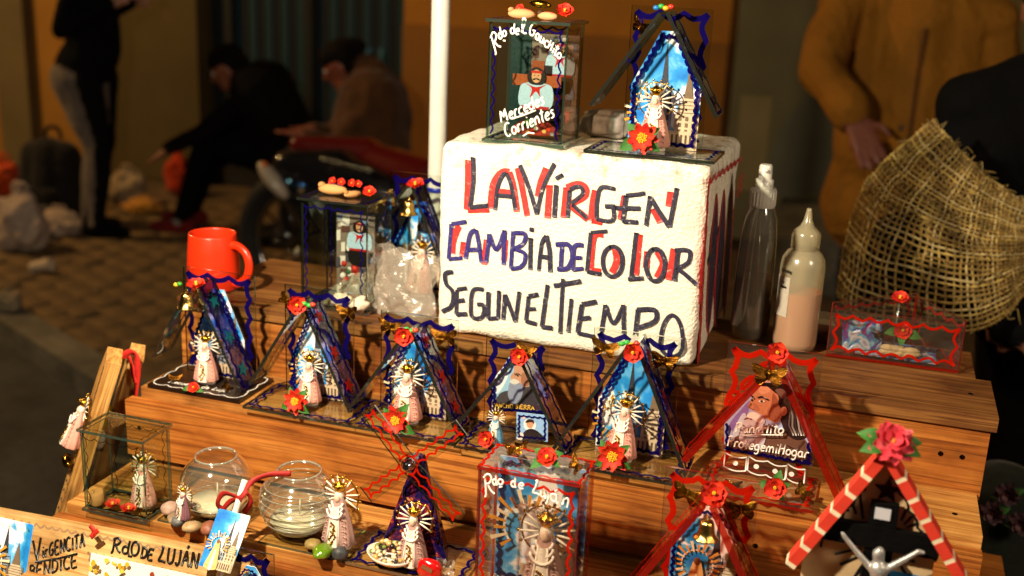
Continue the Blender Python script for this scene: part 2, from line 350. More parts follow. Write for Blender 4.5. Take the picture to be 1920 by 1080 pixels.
# ------------------------------------------------------------------ hand lettering (single strokes)
def _arc(cx, cy, rx, ry, a0, a1, n=8): return [(cx + rx * math.cos(math.radians(a0 + (a1 - a0) * i / n)), cy + ry * math.sin(math.radians(a0 + (a1 - a0) * i / n))) for i in range(n + 1)]
_o = _arc(.22, .27, .2, .27, 60, 425, 10)
GL = {
 'a': (.5, [_arc(.22, .26, .2, .26, 50, 330, 8), [(.40, .55), (.38, .2), (.48, 0)]]), 'c': (.42, [_arc(.24, .27, .22, .27, 55, 310, 8)]),
 'd': (.52, [_arc(.22, .26, .2, .26, 50, 330, 8), [(.44, 1), (.40, .3), (.48, 0)]]), 'e': (.44, [[(.05, .28), (.38, .32), (.32, .52), (.15, .5), (.04, .25), (.15, 0), (.40, .08)]]),
 'g': (.5, [_arc(.22, .28, .2, .26, 50, 330, 8), [(.42, .55), (.40, -.2), (.22, -.38), (.04, -.25)]]), 'h': (.5, [[(.08, 1), (.05, 0)], [(.06, .3), (.22, .55), (.38, .45), (.42, 0)]]),
 'i': (.22, [[(.1, .55), (.1, 0)], [(.12, .78), (.15, .82)]]), 'j': (.28, [[(.18, .55), (.15, -.2), (0, -.35)], [(.2, .78), (.23, .82)]]), 'l': (.3, [[(.03, .1), (.22, .8), (.12, 1), (.06, .7), (.1, .08), (.28, .05)]]),
 'm': (.78, [[(.05, .55), (.05, 0)], [(.05, .35), (.2, .55), (.33, .4), (.34, 0)], [(.34, .35), (.5, .55), (.64, .4), (.68, 0)]]), 'n': (.5, [[(.05, .55), (.05, 0)], [(.05, .35), (.25, .56), (.38, .4), (.42, 0)]]),
 'o': (.46, [_o]), 'r': (.38, [[(.08, .55), (.06, 0)], [(.07, .35), (.18, .53), (.34, .5)]]), 's': (.4, [[(.34, .5), (.15, .55), (.08, .42), (.28, .25), (.26, .04), (.04, .02)]]),
 't': (.36, [[(.18, .95), (.16, .1), (.28, 0)], [(.0, .66), (.36, .7)]]), 'u': (.5, [[(.05, .55), (.06, .1), (.2, 0), (.36, .15), (.40, .55)], [(.40, .55), (.46, 0)]]), 'H': (.62, [[(.1, 1), (.04, 0)], [(.52, 1), (.48, 0)], [(.06, .5), (.52, .55)]]),
 'á': (.5, [_arc(.22, .26, .2, .26, 50, 330, 8), [(.40, .55), (.38, .2), (.48, 0)], [(.2, .72), (.34, .92)]]),
 'R': (.62, [[(.1, .95), (.06, 0), (-.04, -.12)], [(0, .85), (.3, 1.02), (.5, .82), (.36, .56), (.1, .5)], [(.2, .52), (.4, .15), (.6, .0)]]),
 'G': (.66, [[(.55, .95), (.3, .9), (.1, .55), (.14, .1), (.4, .05), (.52, .35)], [(.3, .42), (.58, .42)]]), 'M': (.74, [[(0, .05), (.1, .9), (.32, .35), (.5, .95), (.62, 0)]]), 'C': (.6, [_arc(.34, .5, .3, .5, 50, 310, 9)]),
 'L': (.6, [[(.2, .9), (.3, 1), (.22, .5), (.06, .05), (.3, .06), (.58, .0)]]), 'P': (.56, [[(.12, .98), (.06, 0)], [(0, .9), (.3, 1), (.5, .78), (.34, .52), (.1, .5)]]),
 'V': (.56, [[(0, 1), (.2, 0)], [(.2, 0), (.52, 1)]]), 'E': (.5, [[(.46, .98), (.06, .95), (.03, .02), (.46, 0)], [(.05, .5), (.38, .52)]]), 'N': (.6, [[(.05, 0), (.08, 1)], [(.08, 1), (.46, .02)], [(.46, .02), (.54, 1)]]),
 'T': (.56, [[(.26, 1), (.22, 0)], [(0, .95), (.54, 1)]]), 'A': (.56, [[(0, 0), (.26, 1)], [(.26, 1), (.5, 0)], [(.1, .4), (.42, .4)]]), 'Á': (.56, [[(0, 0), (.26, 1)], [(.26, 1), (.5, 0)], [(.1, .4), (.42, .4)], [(.26, 1.15), (.4, 1.35)]]),
 'B': (.54, [[(.08, 1), (.05, 0)], [(.05, 1), (.4, .9), (.36, .6), (.08, .53)], [(.08, .53), (.46, .4), (.4, .05), (.03, 0)]]), 'D': (.58, [[(.08, 1), (.06, 0)], [(.0, 1), (.4, .9), (.5, .5), (.36, .08), (0, 0)]]),
 'I': (.24, [[(.12, .9), (.1, 0)]]), 'U': (.56, [[(.05, 1), (.05, .2), (.24, 0), (.44, .2), (.48, 1)]]), 'J': (.4, [[(.3, 1), (.28, .2), (.12, -.05), (0, .15)]]), 'O': (.56, [_arc(.27, .5, .25, .5, 80, 440, 12)]), 'S': (.5, [[(.42, .9), (.2, 1), (.06, .78), (.36, .42), (.36, .1), (.03, .04)]]), ' ': (.3, []), 'X': (.5, [])}
def write(mb, s, a, b, h, w, y, col, mi=0, slant=.0, pad=.08):
    """lettering from a to b (xz), cap height h"""
    a, b = Vector(a), Vector(b); tot = sum(GL[c][0] + pad for c in s) - pad; d = (b - a) / tot; up = Vector((-d.y, d.x)).normalized() * h * .5 + Vector((0, 1)) * h * .5
    x = 0
    for c in s:
        wd, st = GL[c]
        for p in st:
            q = [a + d * (x + px + slant * py) + up * py for px, py in p]
            if len(q) > 2: q = [Vector((k.x, k.y)) for k in cr([(k.x, k.y, 0) for k in q], 3)]
            mb.stroke(q, w, y, col, mi, h=w * .3)
        x += wd + pad

def pieces(parts, name, mats, parent):
    """one object for each mark: every entry is a function that draws into a fresh builder"""
    for k, fn in enumerate(parts):
        q = MB(); q.ly = k; fn(q); q.build(name, mats, parent)

# ------------------------------------------------------------------ ornaments
def scallop(mb, pts, w, y, mi, n=None, amp=.004, step=.018, closed=True, col='#ffffff', side=1):
    m = len(pts)
    for i in range(m if closed else m - 1):
        a, b = Vector(pts[i]), Vector(pts[(i + 1) % m]); L = (b - a).length; d = (b - a) / L; nn = Vector((-d.y, d.x)) * side; k = n or max(1, round(L / step)); q = []
        for j in range(k):
            for t in range(5 if j < k - 1 else 6):
                u = (j + t / 5) / k; jit = .85 + .3 * random.random(); q.append(a + d * L * u + nn * amp * math.sin(PI * t / 5) * jit)
        mb.stroke(q, w, y, col, mi, h=.00012)
def star_poly(r, a0=PI / 2, n=5): return [(r * (1 if i % 2 == 0 else .42) * math.cos(a0 + PI * i / n), r * (1 if i % 2 == 0 else .42) * math.sin(a0 + PI * i / n)) for i in range(2 * n)]
def petal(mb, ang, L, wid, lift, col, tip=.55, seg=6, cup=.15):
    """one curved, round-tipped petal in the xz plane opening towards -y"""
    ca, sa = math.cos(ang), math.sin(ang); vs = []; fs = []; ph = random.uniform(0, 6)
    for i in range(seg + 1):
        t = i / seg * .985; ww = wid * min(1, 1.35 * (t + .03) ** tip) * math.sqrt(max(1 - t ** 5, .02)); rr = L * t; yy = -lift * t * t + lift * .5 * max(t - .7, 0)
        for q in (-1, -.5, 0, .5, 1):
            x = (rr - .06 * L * q * q * t) * ca - q * ww * sa; z = (rr - .06 * L * q * q * t) * sa + q * ww * ca; vs.append((x, yy - cup * wid * q * q + .07 * wid * t * math.sin(q * 5 + ph), z))
    for i in range(seg):
        for j in range(4): a = i * 5 + j; fs.append((a, a + 1, a + 6, a + 5))
    mb.add(vs, fs, col, 0, True)
def flower_mesh(kind, rnd=0):
    p = MB(); c = MB(); r0 = random.Random(rnd)
    reds = ['#cc2206', '#d83008', '#bc1804']
    if kind == 'daisy':
        for lay, (n, L, y) in enumerate(((9, 1, 0), (8, .78, -.12))):
            p.M = Matrix.Translation((0, y, 0))
            for i in range(n): petal(p, 2 * PI * i / n + .3 * lay + r0.uniform(-.1, .1), L * r0.uniform(.88, 1.08), .24, .22 + .2 * lay, reds[(i + lay) % 3], .8)
        for i in range(30):
            a = i * 2.4; rr = .3 * math.sqrt(i / 30); c.ell((rr * math.cos(a), -.24 - .1 * (1 - rr / .3), rr * math.sin(a)), (.055, .06, .055), '#e8b818' if i % 3 else '#d89a10', 0, 6, 4)
    elif kind == 'hib':
        for i in range(5): petal(p, 2 * PI * i / 5 + r0.uniform(-.1, .1), r0.uniform(.85, 1), .52, .35, reds[i % 3], .75, 6, .3)
        for i in range(5): petal(p, 2 * PI * (i + .5) / 5, .6, .3, .5, reds[(i + 1) % 3], .75, 5, .3)
        for i in range(5): a = i * 1.26; c.tube([(0, -.1, 0), (.1 * math.cos(a), -.5, .1 * math.sin(a))], .035, '#e0c020', 0, 5)
        c.ell((0, -.2, 0), (.14, .14, .14), '#c8a818')
    else:   # camellia, or a faded cloth rose
        pal = ['#e0485a', '#e8606a', '#d63848', '#c83040'] if kind == 'cam' else ['#54343a', '#603c42', '#482a30', '#5a3e46']
        for lay, (n, L, y, li) in enumerate(((9, 1, 0, .1), (8, .85, -.15, .35), (6, .6, -.3, .55), (4, .35, -.38, .5))):
            p.M = Matrix.Translation((0, y, 0))
            for i in range(n): petal(p, 2 * PI * i / n + .35 * lay, L * r0.uniform(.9, 1.08), .27, li, pal[(i + lay) % 4], .8)
        c.ell((0, -.4, 0), (.13, .12, .13), '#c07a28')
    return p.mesh('petals', M_PETAL), c.mesh('centre', M_MATTE)
def leaf_mesh():
    m = MB(); vs = []; fs = []; n = 7
    for i in range(n + 1):
        t = i / n; w = .3 * math.sin(PI * t ** .75) + .004; y = -.18 * math.sin(PI * t)
        vs += [(t, y - .09 * w / .3, -w), (t, y + .03, 0), (t, y - .09 * w / .3, w)]
    for i in range(n):
        for j in range(2): a = i * 3 + j; fs.append((a, a + 1, a + 4, a + 3))
    m.add(vs, fs, '#2f6a1c', 0, True); m.tube([(0, .0, 0), (.5, -.16, 0), (.98, 0, 0)], .012, '#7aa050', 0, 4)
    return m.mesh('leaf', M_PETAL)
def flower(parent, loc, r, kind='daisy', rot=(0, 0, 0), leaves=(), seed=0, name='flower'):
    r *= {'hib': .76, 'daisy': .9}.get(kind, 1); f = sub(name, parent, loc, rot, r); pm, cm = cached((kind, seed), lambda: flower_mesh(kind, seed))
    obj('petals', pm, f); obj('centre', cm, f)
    for a, L in leaves:
        o = obj('leaf', cached('leaf', leaf_mesh), f, (.25 * math.cos(a), .1, .25 * math.sin(a)), 0, L); o.rotation_euler = (0, -a, 0)
    return f
def butterfly_mesh():
    m = MB()
    def wing(pts, s, y):
        c = (0.04 * s, 0, pts[0][1]); n = len(pts)
        P = [(s * p[0], p[1]) for p in [(q.x, q.y) for q in cr([(a, b, 0) for a, b in pts], 4, True)]]
        vs = [(0.0, y, sum(p[1] for p in P) / len(P))] + [(p[0], y - .20 * abs(p[0]) + .03 * (i % 2), p[1]) for i, p in enumerate(P)]
        k = len(P); fs = [(0, 1 + i, 1 + (i + 1) % k) for i in range(k)]
        if s < 0: fs = [f[::-1] for f in fs]
        m.add(vs, fs, '#6a4212', 0)
        m.add([(v[0], v[1] + .02, v[2]) for v in vs], [f[::-1] for f in fs], '#4a2c0a', 0)
    for s in (1, -1):
        wing([(.04, .05), (.25, .38), (.7, .62), (1, .6), (.95, .3), (.75, .05), (.3, -.02)], s, 0)
        wing([(.04, 0), (.35, .02), (.72, -.08), (.7, -.42), (.45, -.62), (.25, -.4), (.1, -.15)], s, .02)
        for a, L in ((.55, .95), (.35, .8), (.75, .85), (-.5, .62), (-.75, .55)): m.tube([(.04 * s, -.02, 0), (s * L * math.cos(a), -.03 - .2 * L * math.cos(a), L * math.sin(a))], .018, '#a8742a', 0, 4)
    m.tube([(0, -.05, .3), (0, -.08, .1), (0, -.05, -.35)], [.04, .075, .03], '#b07a18', 0, 6); m.ell((0, -.06, .34), (.07, .07, .07), '#b07a18')
    for s in (1, -1): m.tube([(0, -.06, .38), (s * .15, -.1, .6)], .012, '#b07a18', 0, 4)
    return m.mesh('butterfly', M_GOLD)
def butterfly(parent, loc, r, rot=(0, 0, 0)):
    r *= .76
    o = obj('butterfly', cached('bfly', butterfly_mesh), parent, loc, 0, r); o.rotation_euler = rot; return o
def bell_mesh():
    m = MB(); m.lathe([(.1, 1.0), (.28, .97), (.36, .8), (.40, .5), (.46, .2), (.62, .05), (.66, 0), (.58, .02), (.4, .1)], '#d8b868', 0, 18, caps=False); m.tube([(.1 * math.cos(a * .7), 0, 1.08 + .1 * math.sin(a * .7)) for a in range(9)], .035, '#d8b868', 0, 5, True); m.ell((0, 0, .02), (.16, .16, .16), '#b89040'); return m.mesh('bell', M_GOLD)
def bell(parent, loc, r): return obj('bell', cached('bell', bell_mesh), parent, loc, 0, r)

# ------------------------------------------------------------------ robed figurine with a halo of rays (height 1)
def fig_mantle(col, dk):
    m = MB(); n = 40; prof = [(.30, 0), (.315, .03), (.285, .15), (.24, .3), (.19, .43), (.15, .52), (.125, .57), (.10, .62), (.085, .66)]
    vs = []; fs = []
    for r, z in prof:
        for j in range(n):
            a = 2 * PI * j / n; fold = 1 + .05 * math.sin(a * 9) * (1 - z) ; rr = r * fold; vs.append((rr * .76 * math.cos(a), rr * .55 * math.sin(a) - .02 * (1 - z), z))
    for i in range(len(prof) - 1):
        for j in range(n): fs.append((i * n + j, i * n + (j + 1) % n, (i + 1) * n + (j + 1) % n, (i + 1) * n + j))
    m.add(vs, fs, col, 0, True); m.add(vs[:n], [list(range(n))[::-1]], col)
    for s in (-1, 1):      # embroidered scrolls on the mantle
        for k in range(6):
            z = .06 + k * .075; x = s * (.172 - .15 * z); yy = -(.55 * math.sqrt(max((.315 - .27 * z) ** 2 - (x / .8) ** 2, .001))) - .022
            m.tube([(x + .028 * math.cos(t), yy, z + .028 * math.sin(t)) for t in [q * .8 for q in range(7)]], .008, dk, 0, 4)
    return m.mesh('mantle', M_RESIN)
def fig_panel():
    m = MB(); vs = []; fs = []; n = 8
    for i in range(n + 1):
        z = .005 + .555 * i / n; w = .095 - .10 * z; y = -.185 + .165 * z - .012
        vs += [(-w, y + .012, z), (-w * .5, y - .012, z), (w * .5, y - .012, z), (w, y + .012, z)]
    for i in range(n):
        for j in range(3): a = i * 4 + j; fs.append((a, a + 1, a + 5, a + 4))
    m.add(vs, fs, '#e6dccd', 0, True)
    for s in (-1, 1): m.tube([(s * (.10 - .10 * z), -.178 + .165 * z - .012, z) for z in (.01, .2, .4, .56)], .012, '#e8e0d4', 0, 5)
    return m.mesh('front_panel', M_RESIN)
def fig_trim():
    m = MB(); r = random.Random(3)
    for i in range(26): z = .04 + .3 * i / 26; m.ell((r.uniform(-.05, .05) * (1 - z), -.21 + .165 * z, z), (.018, .012, .02), '#b8892c', 0, 6, 4)
    return m.mesh('gold_trim', M_GOLD)
def fig_head():
    m = MB(); m.ell((0, -.01, .665), (.064, .066, .092), '#e4d8ca', 0, 12, 8); m.ell((0, -.055, .655), (.045, .04, .065), '#dcc0a8', 0, 10, 6)
    for i, (rr, z) in enumerate(((.085, .60), (.10, .555), (.115, .505))): m.tube([(rr * math.cos(a), -.055 - .035 * i - .02 * math.sin(-a), z + .9 * rr * math.sin(a)) for a in [PI + PI * q / 8 for q in range(9)]], .016, '#ece4d8', 0, 5)
    return m.mesh('veiled_head', M_RESIN)
RAYS = [(-28 + 236 * i / 11) for i in range(12)]
def fig_rays():
    m = MB()
    for i, d in enumerate(RAYS):
        a = math.radians(d); r1 = .28 if i % 2 == 0 else .25; c = (0, .03, .655)
        m.tube([(c[0] + r * math.cos(a), .03, c[2] + r * math.sin(a)) for r in (.085, .17, r1)], [.010, .0135, .010], '#e4dac8', 0, 6)
    return m.mesh('rays', M_RESIN)
def fig_halo(full=1):
    m = MB(); R = .262; m.tube([(R * math.cos(a), .05, .655 + R * math.sin(a)) for a in [math.radians(-50 + 280 * q / 28) for q in range(29)]], .010, '#b88a2c', 0, 6)
    for i, d in enumerate(RAYS):
        a = math.radians(d); r = .295; m.ell((r * math.cos(a), .04, .655 + r * math.sin(a)), (.019, .016, .019), '#c89a38', 0, 8, 5)
    return m.mesh('halo', M_GOLD)
def fig_crown():
    m = MB(); m.lathe([(.05, .735), (.062, .75), (.085, .80), (.075, .83), (.04, .865), (.012, .885)], '#c8962c', 0, 12, c=(0, 0, 0))
    for i in range(8): a = 2 * PI * i / 8; m.ell((.085 * math.cos(a), .085 * math.sin(a), .82), (.02, .02, .028), '#e0b448', 0, 6, 4)
    m.tube([(0, 0, .88), (0, 0, .94)], .012, '#d8a838', 0, 5); m.tube([(-.03, 0, .92), (.03, 0, .92)], .012, '#d8a838', 0, 5)
    return m.mesh('crown', M_GOLD)
def fig_foot():
    m = MB(); m.lathe([(.17, -.07), (.18, -.05), (.15, .01)], '#e6dfd0', 0, 20, 1, .7); return m.mesh('pedestal', M_RESIN)
FC = {'pink': ('#dc9a88', '#e4ac9e'), 'mauve': ('#b08a80', '#bf9a90'), 'blue': ('#5a94b8', '#7ab0cc'), 'purple': ('#7a4f5a', '#8a6068')}
def figure_parts(parent, col='pink', foot=True):
    a, b = FC[col]
    obj('mantle', cached(('man', col), lambda: fig_mantle(a, b)), parent); obj('front_panel', cached('fp', fig_panel), parent); obj('gold_trim', cached('ft', fig_trim), parent)
    obj('veiled_head', cached('fh', fig_head), parent); obj('rays', cached('fr', fig_rays), parent); obj('halo', cached('fhalo', fig_halo), parent); obj('crown', cached('fc', fig_crown), parent)
    if foot: obj('pedestal', cached('ff', fig_foot), parent)
def figure(parent, loc, h, col='pink', rz=0, foot=True, rot=None):
    f = sub('robed_figurine', parent, (loc[0], loc[1], loc[2] + (.07 * h if foot else 0)), rot or (0, 0, rz), h); figure_parts(f, col, foot); return f

# ------------------------------------------------------------------ printed cards
def church(mb, x, z, w, h, y, c='#b9a58c', d='#6d5a48'):
    """a gothic tower with its spire"""
    mb.flat([(x - w / 2, z), (x + w / 2, z), (x + w / 2, z + h * .42), (x - w / 2, z + h * .42)], y, c)
    mb.flat([(x - w * .42, z + h * .40), (x + w * .42, z + h * .40), (x + w * .2, z + h * .62), (x - w * .2, z + h * .62)], y, c)
    mb.flat([(x - w * .2, z + h * .6), (x + w * .2, z + h * .6), (x, z + h)], y, d)
    for s in (-1, 1): mb.flat([(x + s * w * .36 - w * .08, z + h * .4), (x + s * w * .36 + w * .08, z + h * .4), (x + s * w * .36, z + h * .6)], y, d)
    for r_ in range(5):
        for k in (-1, 0, 1): mb.flat([(x + k * w * .28 - w * .06, z + h * (.04 + .075 * r_)), (x + k * w * .28 + w * .06, z + h * (.04 + .075 * r_)), (x + k * w * .28 + w * .06, z + h * (.09 + .075 * r_)), (x + k * w * .28 - w * .06, z + h * (.09 + .075 * r_))], y, d)
    for r_ in range(4): mb.flat([(x - w * .38, z + h * (.43 + .045 * r_)), (x + w * .38, z + h * (.43 + .045 * r_)), (x + w * .38, z + h * (.436 + .045 * r_)), (x - w * .38, z + h * (.436 + .045 * r_))], y, d)
def sunburst(mb, x, z, r, y, n=16, a0=-40, a1=220, c='#d8962c'):
    for i in range(n):
        a = math.radians(a0 + (a1 - a0) * i / (n - 1)); q = .05; r0 = r * .55; r1 = r * (1 if i % 2 else .86)
        mb.flat([(x + r0 * math.cos(a - q), z + r0 * math.sin(a - q)), (x + r0 * math.cos(a + q), z + r0 * math.sin(a + q)), (x + r1 * math.cos(a + q * 1.1), z + r1 * math.sin(a + q * 1.1)), (x + r1 * math.cos(a - q * 1.1), z + r1 * math.sin(a - q * 1.1))], y, c if i % 3 else '#f0e0b8')
    mb.stroke([(x + r * .6 * math.cos(math.radians(t)), z + r * .6 * math.sin(math.radians(t))) for t in range(a0, a1 + 1, 13)], r * .05, y, '#e8e0d0', 0, 1e-5)
def gable(w, h, side, top=.25): return [(-w / 2, 0), (w / 2, 0), (w / 2, side), (w * top / 2, h), (-w * top / 2, h), (-w / 2, side)]
def card_church(w, h, side, top=.25, rays=True, tall=True, y=0.0, border=M_INKB, thick=.0012, printed_figure=False):
    m = MB(); g = gable(w, h, side, top); m.prism(g, y, y + thick, '#e8e4dc', 1, 0)
    if tall: church(m, -w * .02 if not printed_figure else w * .12, h * .0, w * .26, h * .93, y, '#8f97a0', '#3a3e48')
    church(m, w * .33, 0, w * .34, h * .74, y, '#cdb898', '#7a6650')
    m.flat([(-w * .2, 0), (w * .48, 0), (w * .48, h * .16), (-w * .2, h * .16)], y, '#c4ae90')
    for k in range(7): m.flat([(w * (.0 + k * .065), h * .03), (w * (.03 + k * .065), h * .03), (w * (.03 + k * .065), h * .13), (w * (.0 + k * .065), h * .13)], y, '#5a4838')
    if rays: sunburst(m, -w * .22, h * .3, w * .36, y, 15, 20, 250)
    if printed_figure:
        sunburst(m, -w * .12, h * .42, w * .36, y, 17); m.blob([(-w * .3, 0), (w * .06, 0), (w * .02, h * .2), (-w * .06, h * .44), (-w * .12, h * .5), (-w * .18, h * .44), (-w * .26, h * .2)], y, '#d8b070'); m.blob([(-w * .17, 0), (-w * .07, 0), (-w * .1, h * .3), (-w * .14, h * .3)], y, '#ece0d0'); m.disc(-w * .12, h * .46, w * .05, h * .04, y, '#7a5030')
    gi = [(p[0] * .93, h * .03 + p[1] * .94) for p in g]
    scallop(m, gi, w * .045, y - m.ly * .00005, 2, amp=w * .03, step=w * .11)
    return m, [M_PRINT, M_SKY, border]

# ------------------------------------------------------------------ glass tents
def pane(w, h, t=.003, x0=None, z0=0, mats=None, scal=None, y=0, inset=.006, wd=.0042, amp=.004, step=.02):
    m = MB(); x0 = -w / 2 if x0 is None else x0; m.box(x0, x0 + w, y, y + t, z0, z0 + h, '#ffffff', 0, 1)
    if scal: scallop(m, [(x0 + inset, z0 + inset), (x0 + w - inset, z0 + inset), (x0 + w - inset, z0 + h - inset), (x0 + inset, z0 + h - inset)], wd, y - .0003, 2, amp=amp, step=step)
    return m
def plate_base(parent, w, d, t, glass, edge, ink, name='base'):
    m = MB(); m.M = Matrix.Rotation(-PI / 2, 4, 'X')   # local xz -> world x,y ; local -y -> up
    m.box(-w / 2, w / 2, -t, 0, -d / 2, d / 2, '#ffffff', 0, 1)
    scallop(m, [(-w / 2 + .006, -d / 2 + .006), (w / 2 - .006, -d / 2 + .006), (w / 2 - .006, d / 2 - .006), (-w / 2 + .006, d / 2 - .006)], .004, -t - .0003, 2, amp=.004, step=.02)
    return m.build(name, [glass, edge, ink], parent)
def roof_plate(parent, a, b, y0, y1, glass, edge, ink, t=.0045, waves=True):
    a, b = Vector(a), Vector(b); d = (b - a); L = d.length; d.normalize(); s = 1 if b.x > a.x else -1
    n = Vector((d.y, -d.x)) * (-s)           # outward normal in xz, pointing up
    if n.y < 0: n = -n
    o = sub('roof_panel', parent, (a.x, 0, a.y))
    m = MB(); M = Matrix(((0, -n.x, d.x, 0), (1, 0, 0, 0), (0, -n.y, d.y, 0), (0, 0, 0, 1)))   # local x->world y, local -y -> outward normal, local z -> down the slope
    m.M = M; m.box(y0, y1, -t, 0, 0, L, '#ffffff', 0, 1)
    me = obj('glass_strip', m.mesh('glass_strip', [glass, edge]), o)
    if waves:
        q = MB(); q.M = M; wd = .0035
        for xx, sd in ((y0 + .006, -1), (y1 - .006, 1)):
            scallop(q, [(xx, .004), (xx, L - .006)], wd, -t - .0003, 0, amp=.0035, step=.02, closed=False, side=sd)
        scallop(q, [(y0 + .006, L - .006), (y1 - .006, L - .006)], wd, -t - .0003, 0, amp=.003, step=.02, closed=False)
        obj('painted_border', q.mesh('painted_border', [ink]), o)
    return o, M, L
def put_stars(o, M, ts, xs, r, col, t=.0045):
    for u, x in zip(ts, xs):
        q = MB(); q.M = M @ Matrix.Translation((x, -t - .0012, u)) @ Matrix.Rotation(.4 + u * 7, 4, 'Y'); q.prism(star_poly(r), -.0007, 0, col); obj('star', q.mesh('star', M_GLIT), o)
def tent(label, loc, base=(.15, .09), panel=(.112, .158), apex=.15, span=(.068, .07), end=(.002, .002), roof_d=.046, roof_y=None, tint='blue', pic='church', fig=None, group='glass tents', name='glass_tent', px=0.0, ax=0.0, card=(.082, .132, .06), figcol='pink', cat='souvenir', lean=0, dark_base=False, ink_base=None):
    T = thing(name, label, cat, loc, 0, group)
    glass, edge, ink = (M_GLASS, M_EDGE, M_INKB) if tint == 'blue' else (M_ACRYL, M_EDGER, M_INKR)
    bt = .004
    if dark_base:
        m = MB(); m.box(-base[0] / 2, base[0] / 2, -base[1] / 2, base[1] / 2, 0, .006, '#1c0f08'); b_ = m.build('base', M_PLAST, T); bt = .006
    else: b_ = plate_base(T, base[0], base[1], bt, glass, edge, ink_base or ink)
    yb = base[1] / 2 - .022; T['yb'] = yb
    P = sub('back_panel', T, (px, yb, bt + .0005)); m = pane(panel[0], panel[1]); obj('glass_sheet', m.mesh('glass_sheet', [glass, edge]), P)
    m = MB(); w, h = panel; i = .007
    scallop(m, [(-w / 2 + i, h - i), (w / 2 - i, h - i)], .0072, -.0004, 0, amp=.007, step=.03, closed=False, side=-1)
    for s in (-1, 1): scallop(m, [(s * (w / 2 - i), h - i), (s * (w / 2 - i), .01)], .0072, -.0004, 0, amp=.006, step=.03, closed=False, side=-s)
    obj('painted_border', m.mesh('painted_border', [ink]), P)
    y1 = yb - .003; y0 = y1 - roof_d
    rg = M_BLUEGL if tint == 'blue' else M_REDGL
    ol = roof_plate(T, (ax - .002, apex), (ax - span[0], end[0] + bt), y0, y1, rg if tint != 'blue' else M_GLASS, edge, ink, .0045 if tint == 'blue' else .008)
    orr = roof_plate(T, (ax + .003, apex + .002), (ax + span[1], end[1] + bt), y0 + .0015, y1, rg, edge, ink, .0045 if tint == 'blue' else .008)
    if pic == 'church':
        m, mats = card_church(*card); m.build('picture_card', mats, T, (px, yb - .0022, bt + .0005))
    if fig:
        figure(T, (fig[0], fig[1], bt), fig[2], figcol, rot=(random.uniform(-.04, .04), random.uniform(-.05, .05), random.uniform(-.25, .15)))
    T['bt'] = bt
    return T, ol, orr

# ------------------------------------------------------------------ setting: street, sidewalk, building
KD = V(.891, -.454, 0); KN = V(.454, .891, 0); KC = 1.667      # kerb direction, normal and offset
def kp(s, w, z): return KD * s + KN * (KC + w) + V(0, 0, z)
m = MB(); m.add([(-60, -60, -.1), (60, -60, -.1), (60, 60, -.1), (-60, 60, -.1)], [(0, 1, 2, 3)]); g = m.build('street', M_ASPH); g['kind'] = 'structure'
m = MB(); m.add([kp(-30, .14, -.012), kp(30, .14, -.012), kp(30, 30, -.012), kp(-30, 30, -.012)], [(0, 1, 2, 3)]); walk = m.build('sidewalk', M_SAND); walk['kind'] = 'structure'
kerb = obj('kerb', None); kerb['kind'] = 'structure'
kmesh = {}
for i in range(-9, 10):
    def mk():
        q = MB(); q.box(.004, .796, 0, .14, -.1, 0); return q.mesh('kerb_stone', M_KERB)
    o = obj('kerb_stone', cached('kerb', mk), kerb, kp(i * .8, 0, random.uniform(-.004, .004)), math.atan2(KD.y, KD.x))
def cobble_mesh(k):
    q = MB(); r = random.Random(k); a, b = .083, .058; vs = [(-a, -b, -.03), (a, -b, -.03), (a, b, -.03), (-a, b, -.03)]; t = .012
    vs += [(x * (1 - r.uniform(.02, .07)), y * (1 - r.uniform(.03, .1)), -.003) for x, y, _ in vs[:4]]; vs += [(x * .9, y * .88, .001 + r.uniform(-.002, .003)) for x, y, _ in vs[:4]]
    q.add(vs, [(0, 1, 5, 4), (1, 2, 6, 5), (2, 3, 7, 6), (3, 0, 4, 7), (4, 5, 9, 8), (5, 6, 10, 9), (6, 7, 11, 10), (7, 4, 8, 11), (8, 9, 10, 11)], '#ffffff'); return q.mesh('paving_stone', M_COBBLE)
cands = []
for j in range(34):
    for i in range(-44, 6):
        p = kp(i * .175 + (.0875 if j % 2 else 0) + random.uniform(-.02, .02), .205 + j * .125 + random.uniform(-.012, .012), 0); x, y, t = proj(p)
        if t > 1 and -40 < x < 640 and 380 < y < 760: cands.append((t, p, i, j))
cands.sort(key=lambda c: c[0])
rest = MB()
for q, (t, p, i, j) in enumerate(cands):
    me = cached(('cob', (i * 7 + j * 3) % 6), lambda: cobble_mesh((i * 7 + j * 3) % 6)); rz = math.atan2(KD.y, KD.x) + random.uniform(-.03, .03)
    if q < 290: obj('paving_stone', me, walk, p + V(0, 0, random.uniform(-.003, .003)), rz)
    else:
        M_ = Matrix.Translation(p) @ Matrix.Rotation(rz, 4, 'Z'); o_ = len(rest.v); rest.add([M_ @ v.co for v in me.vertices], [tuple(f.vertices) for f in me.polygons])
r_ = rest.build('paving_stones_beyond', M_COBBLE, walk); r_['kind'] = 'stuff'

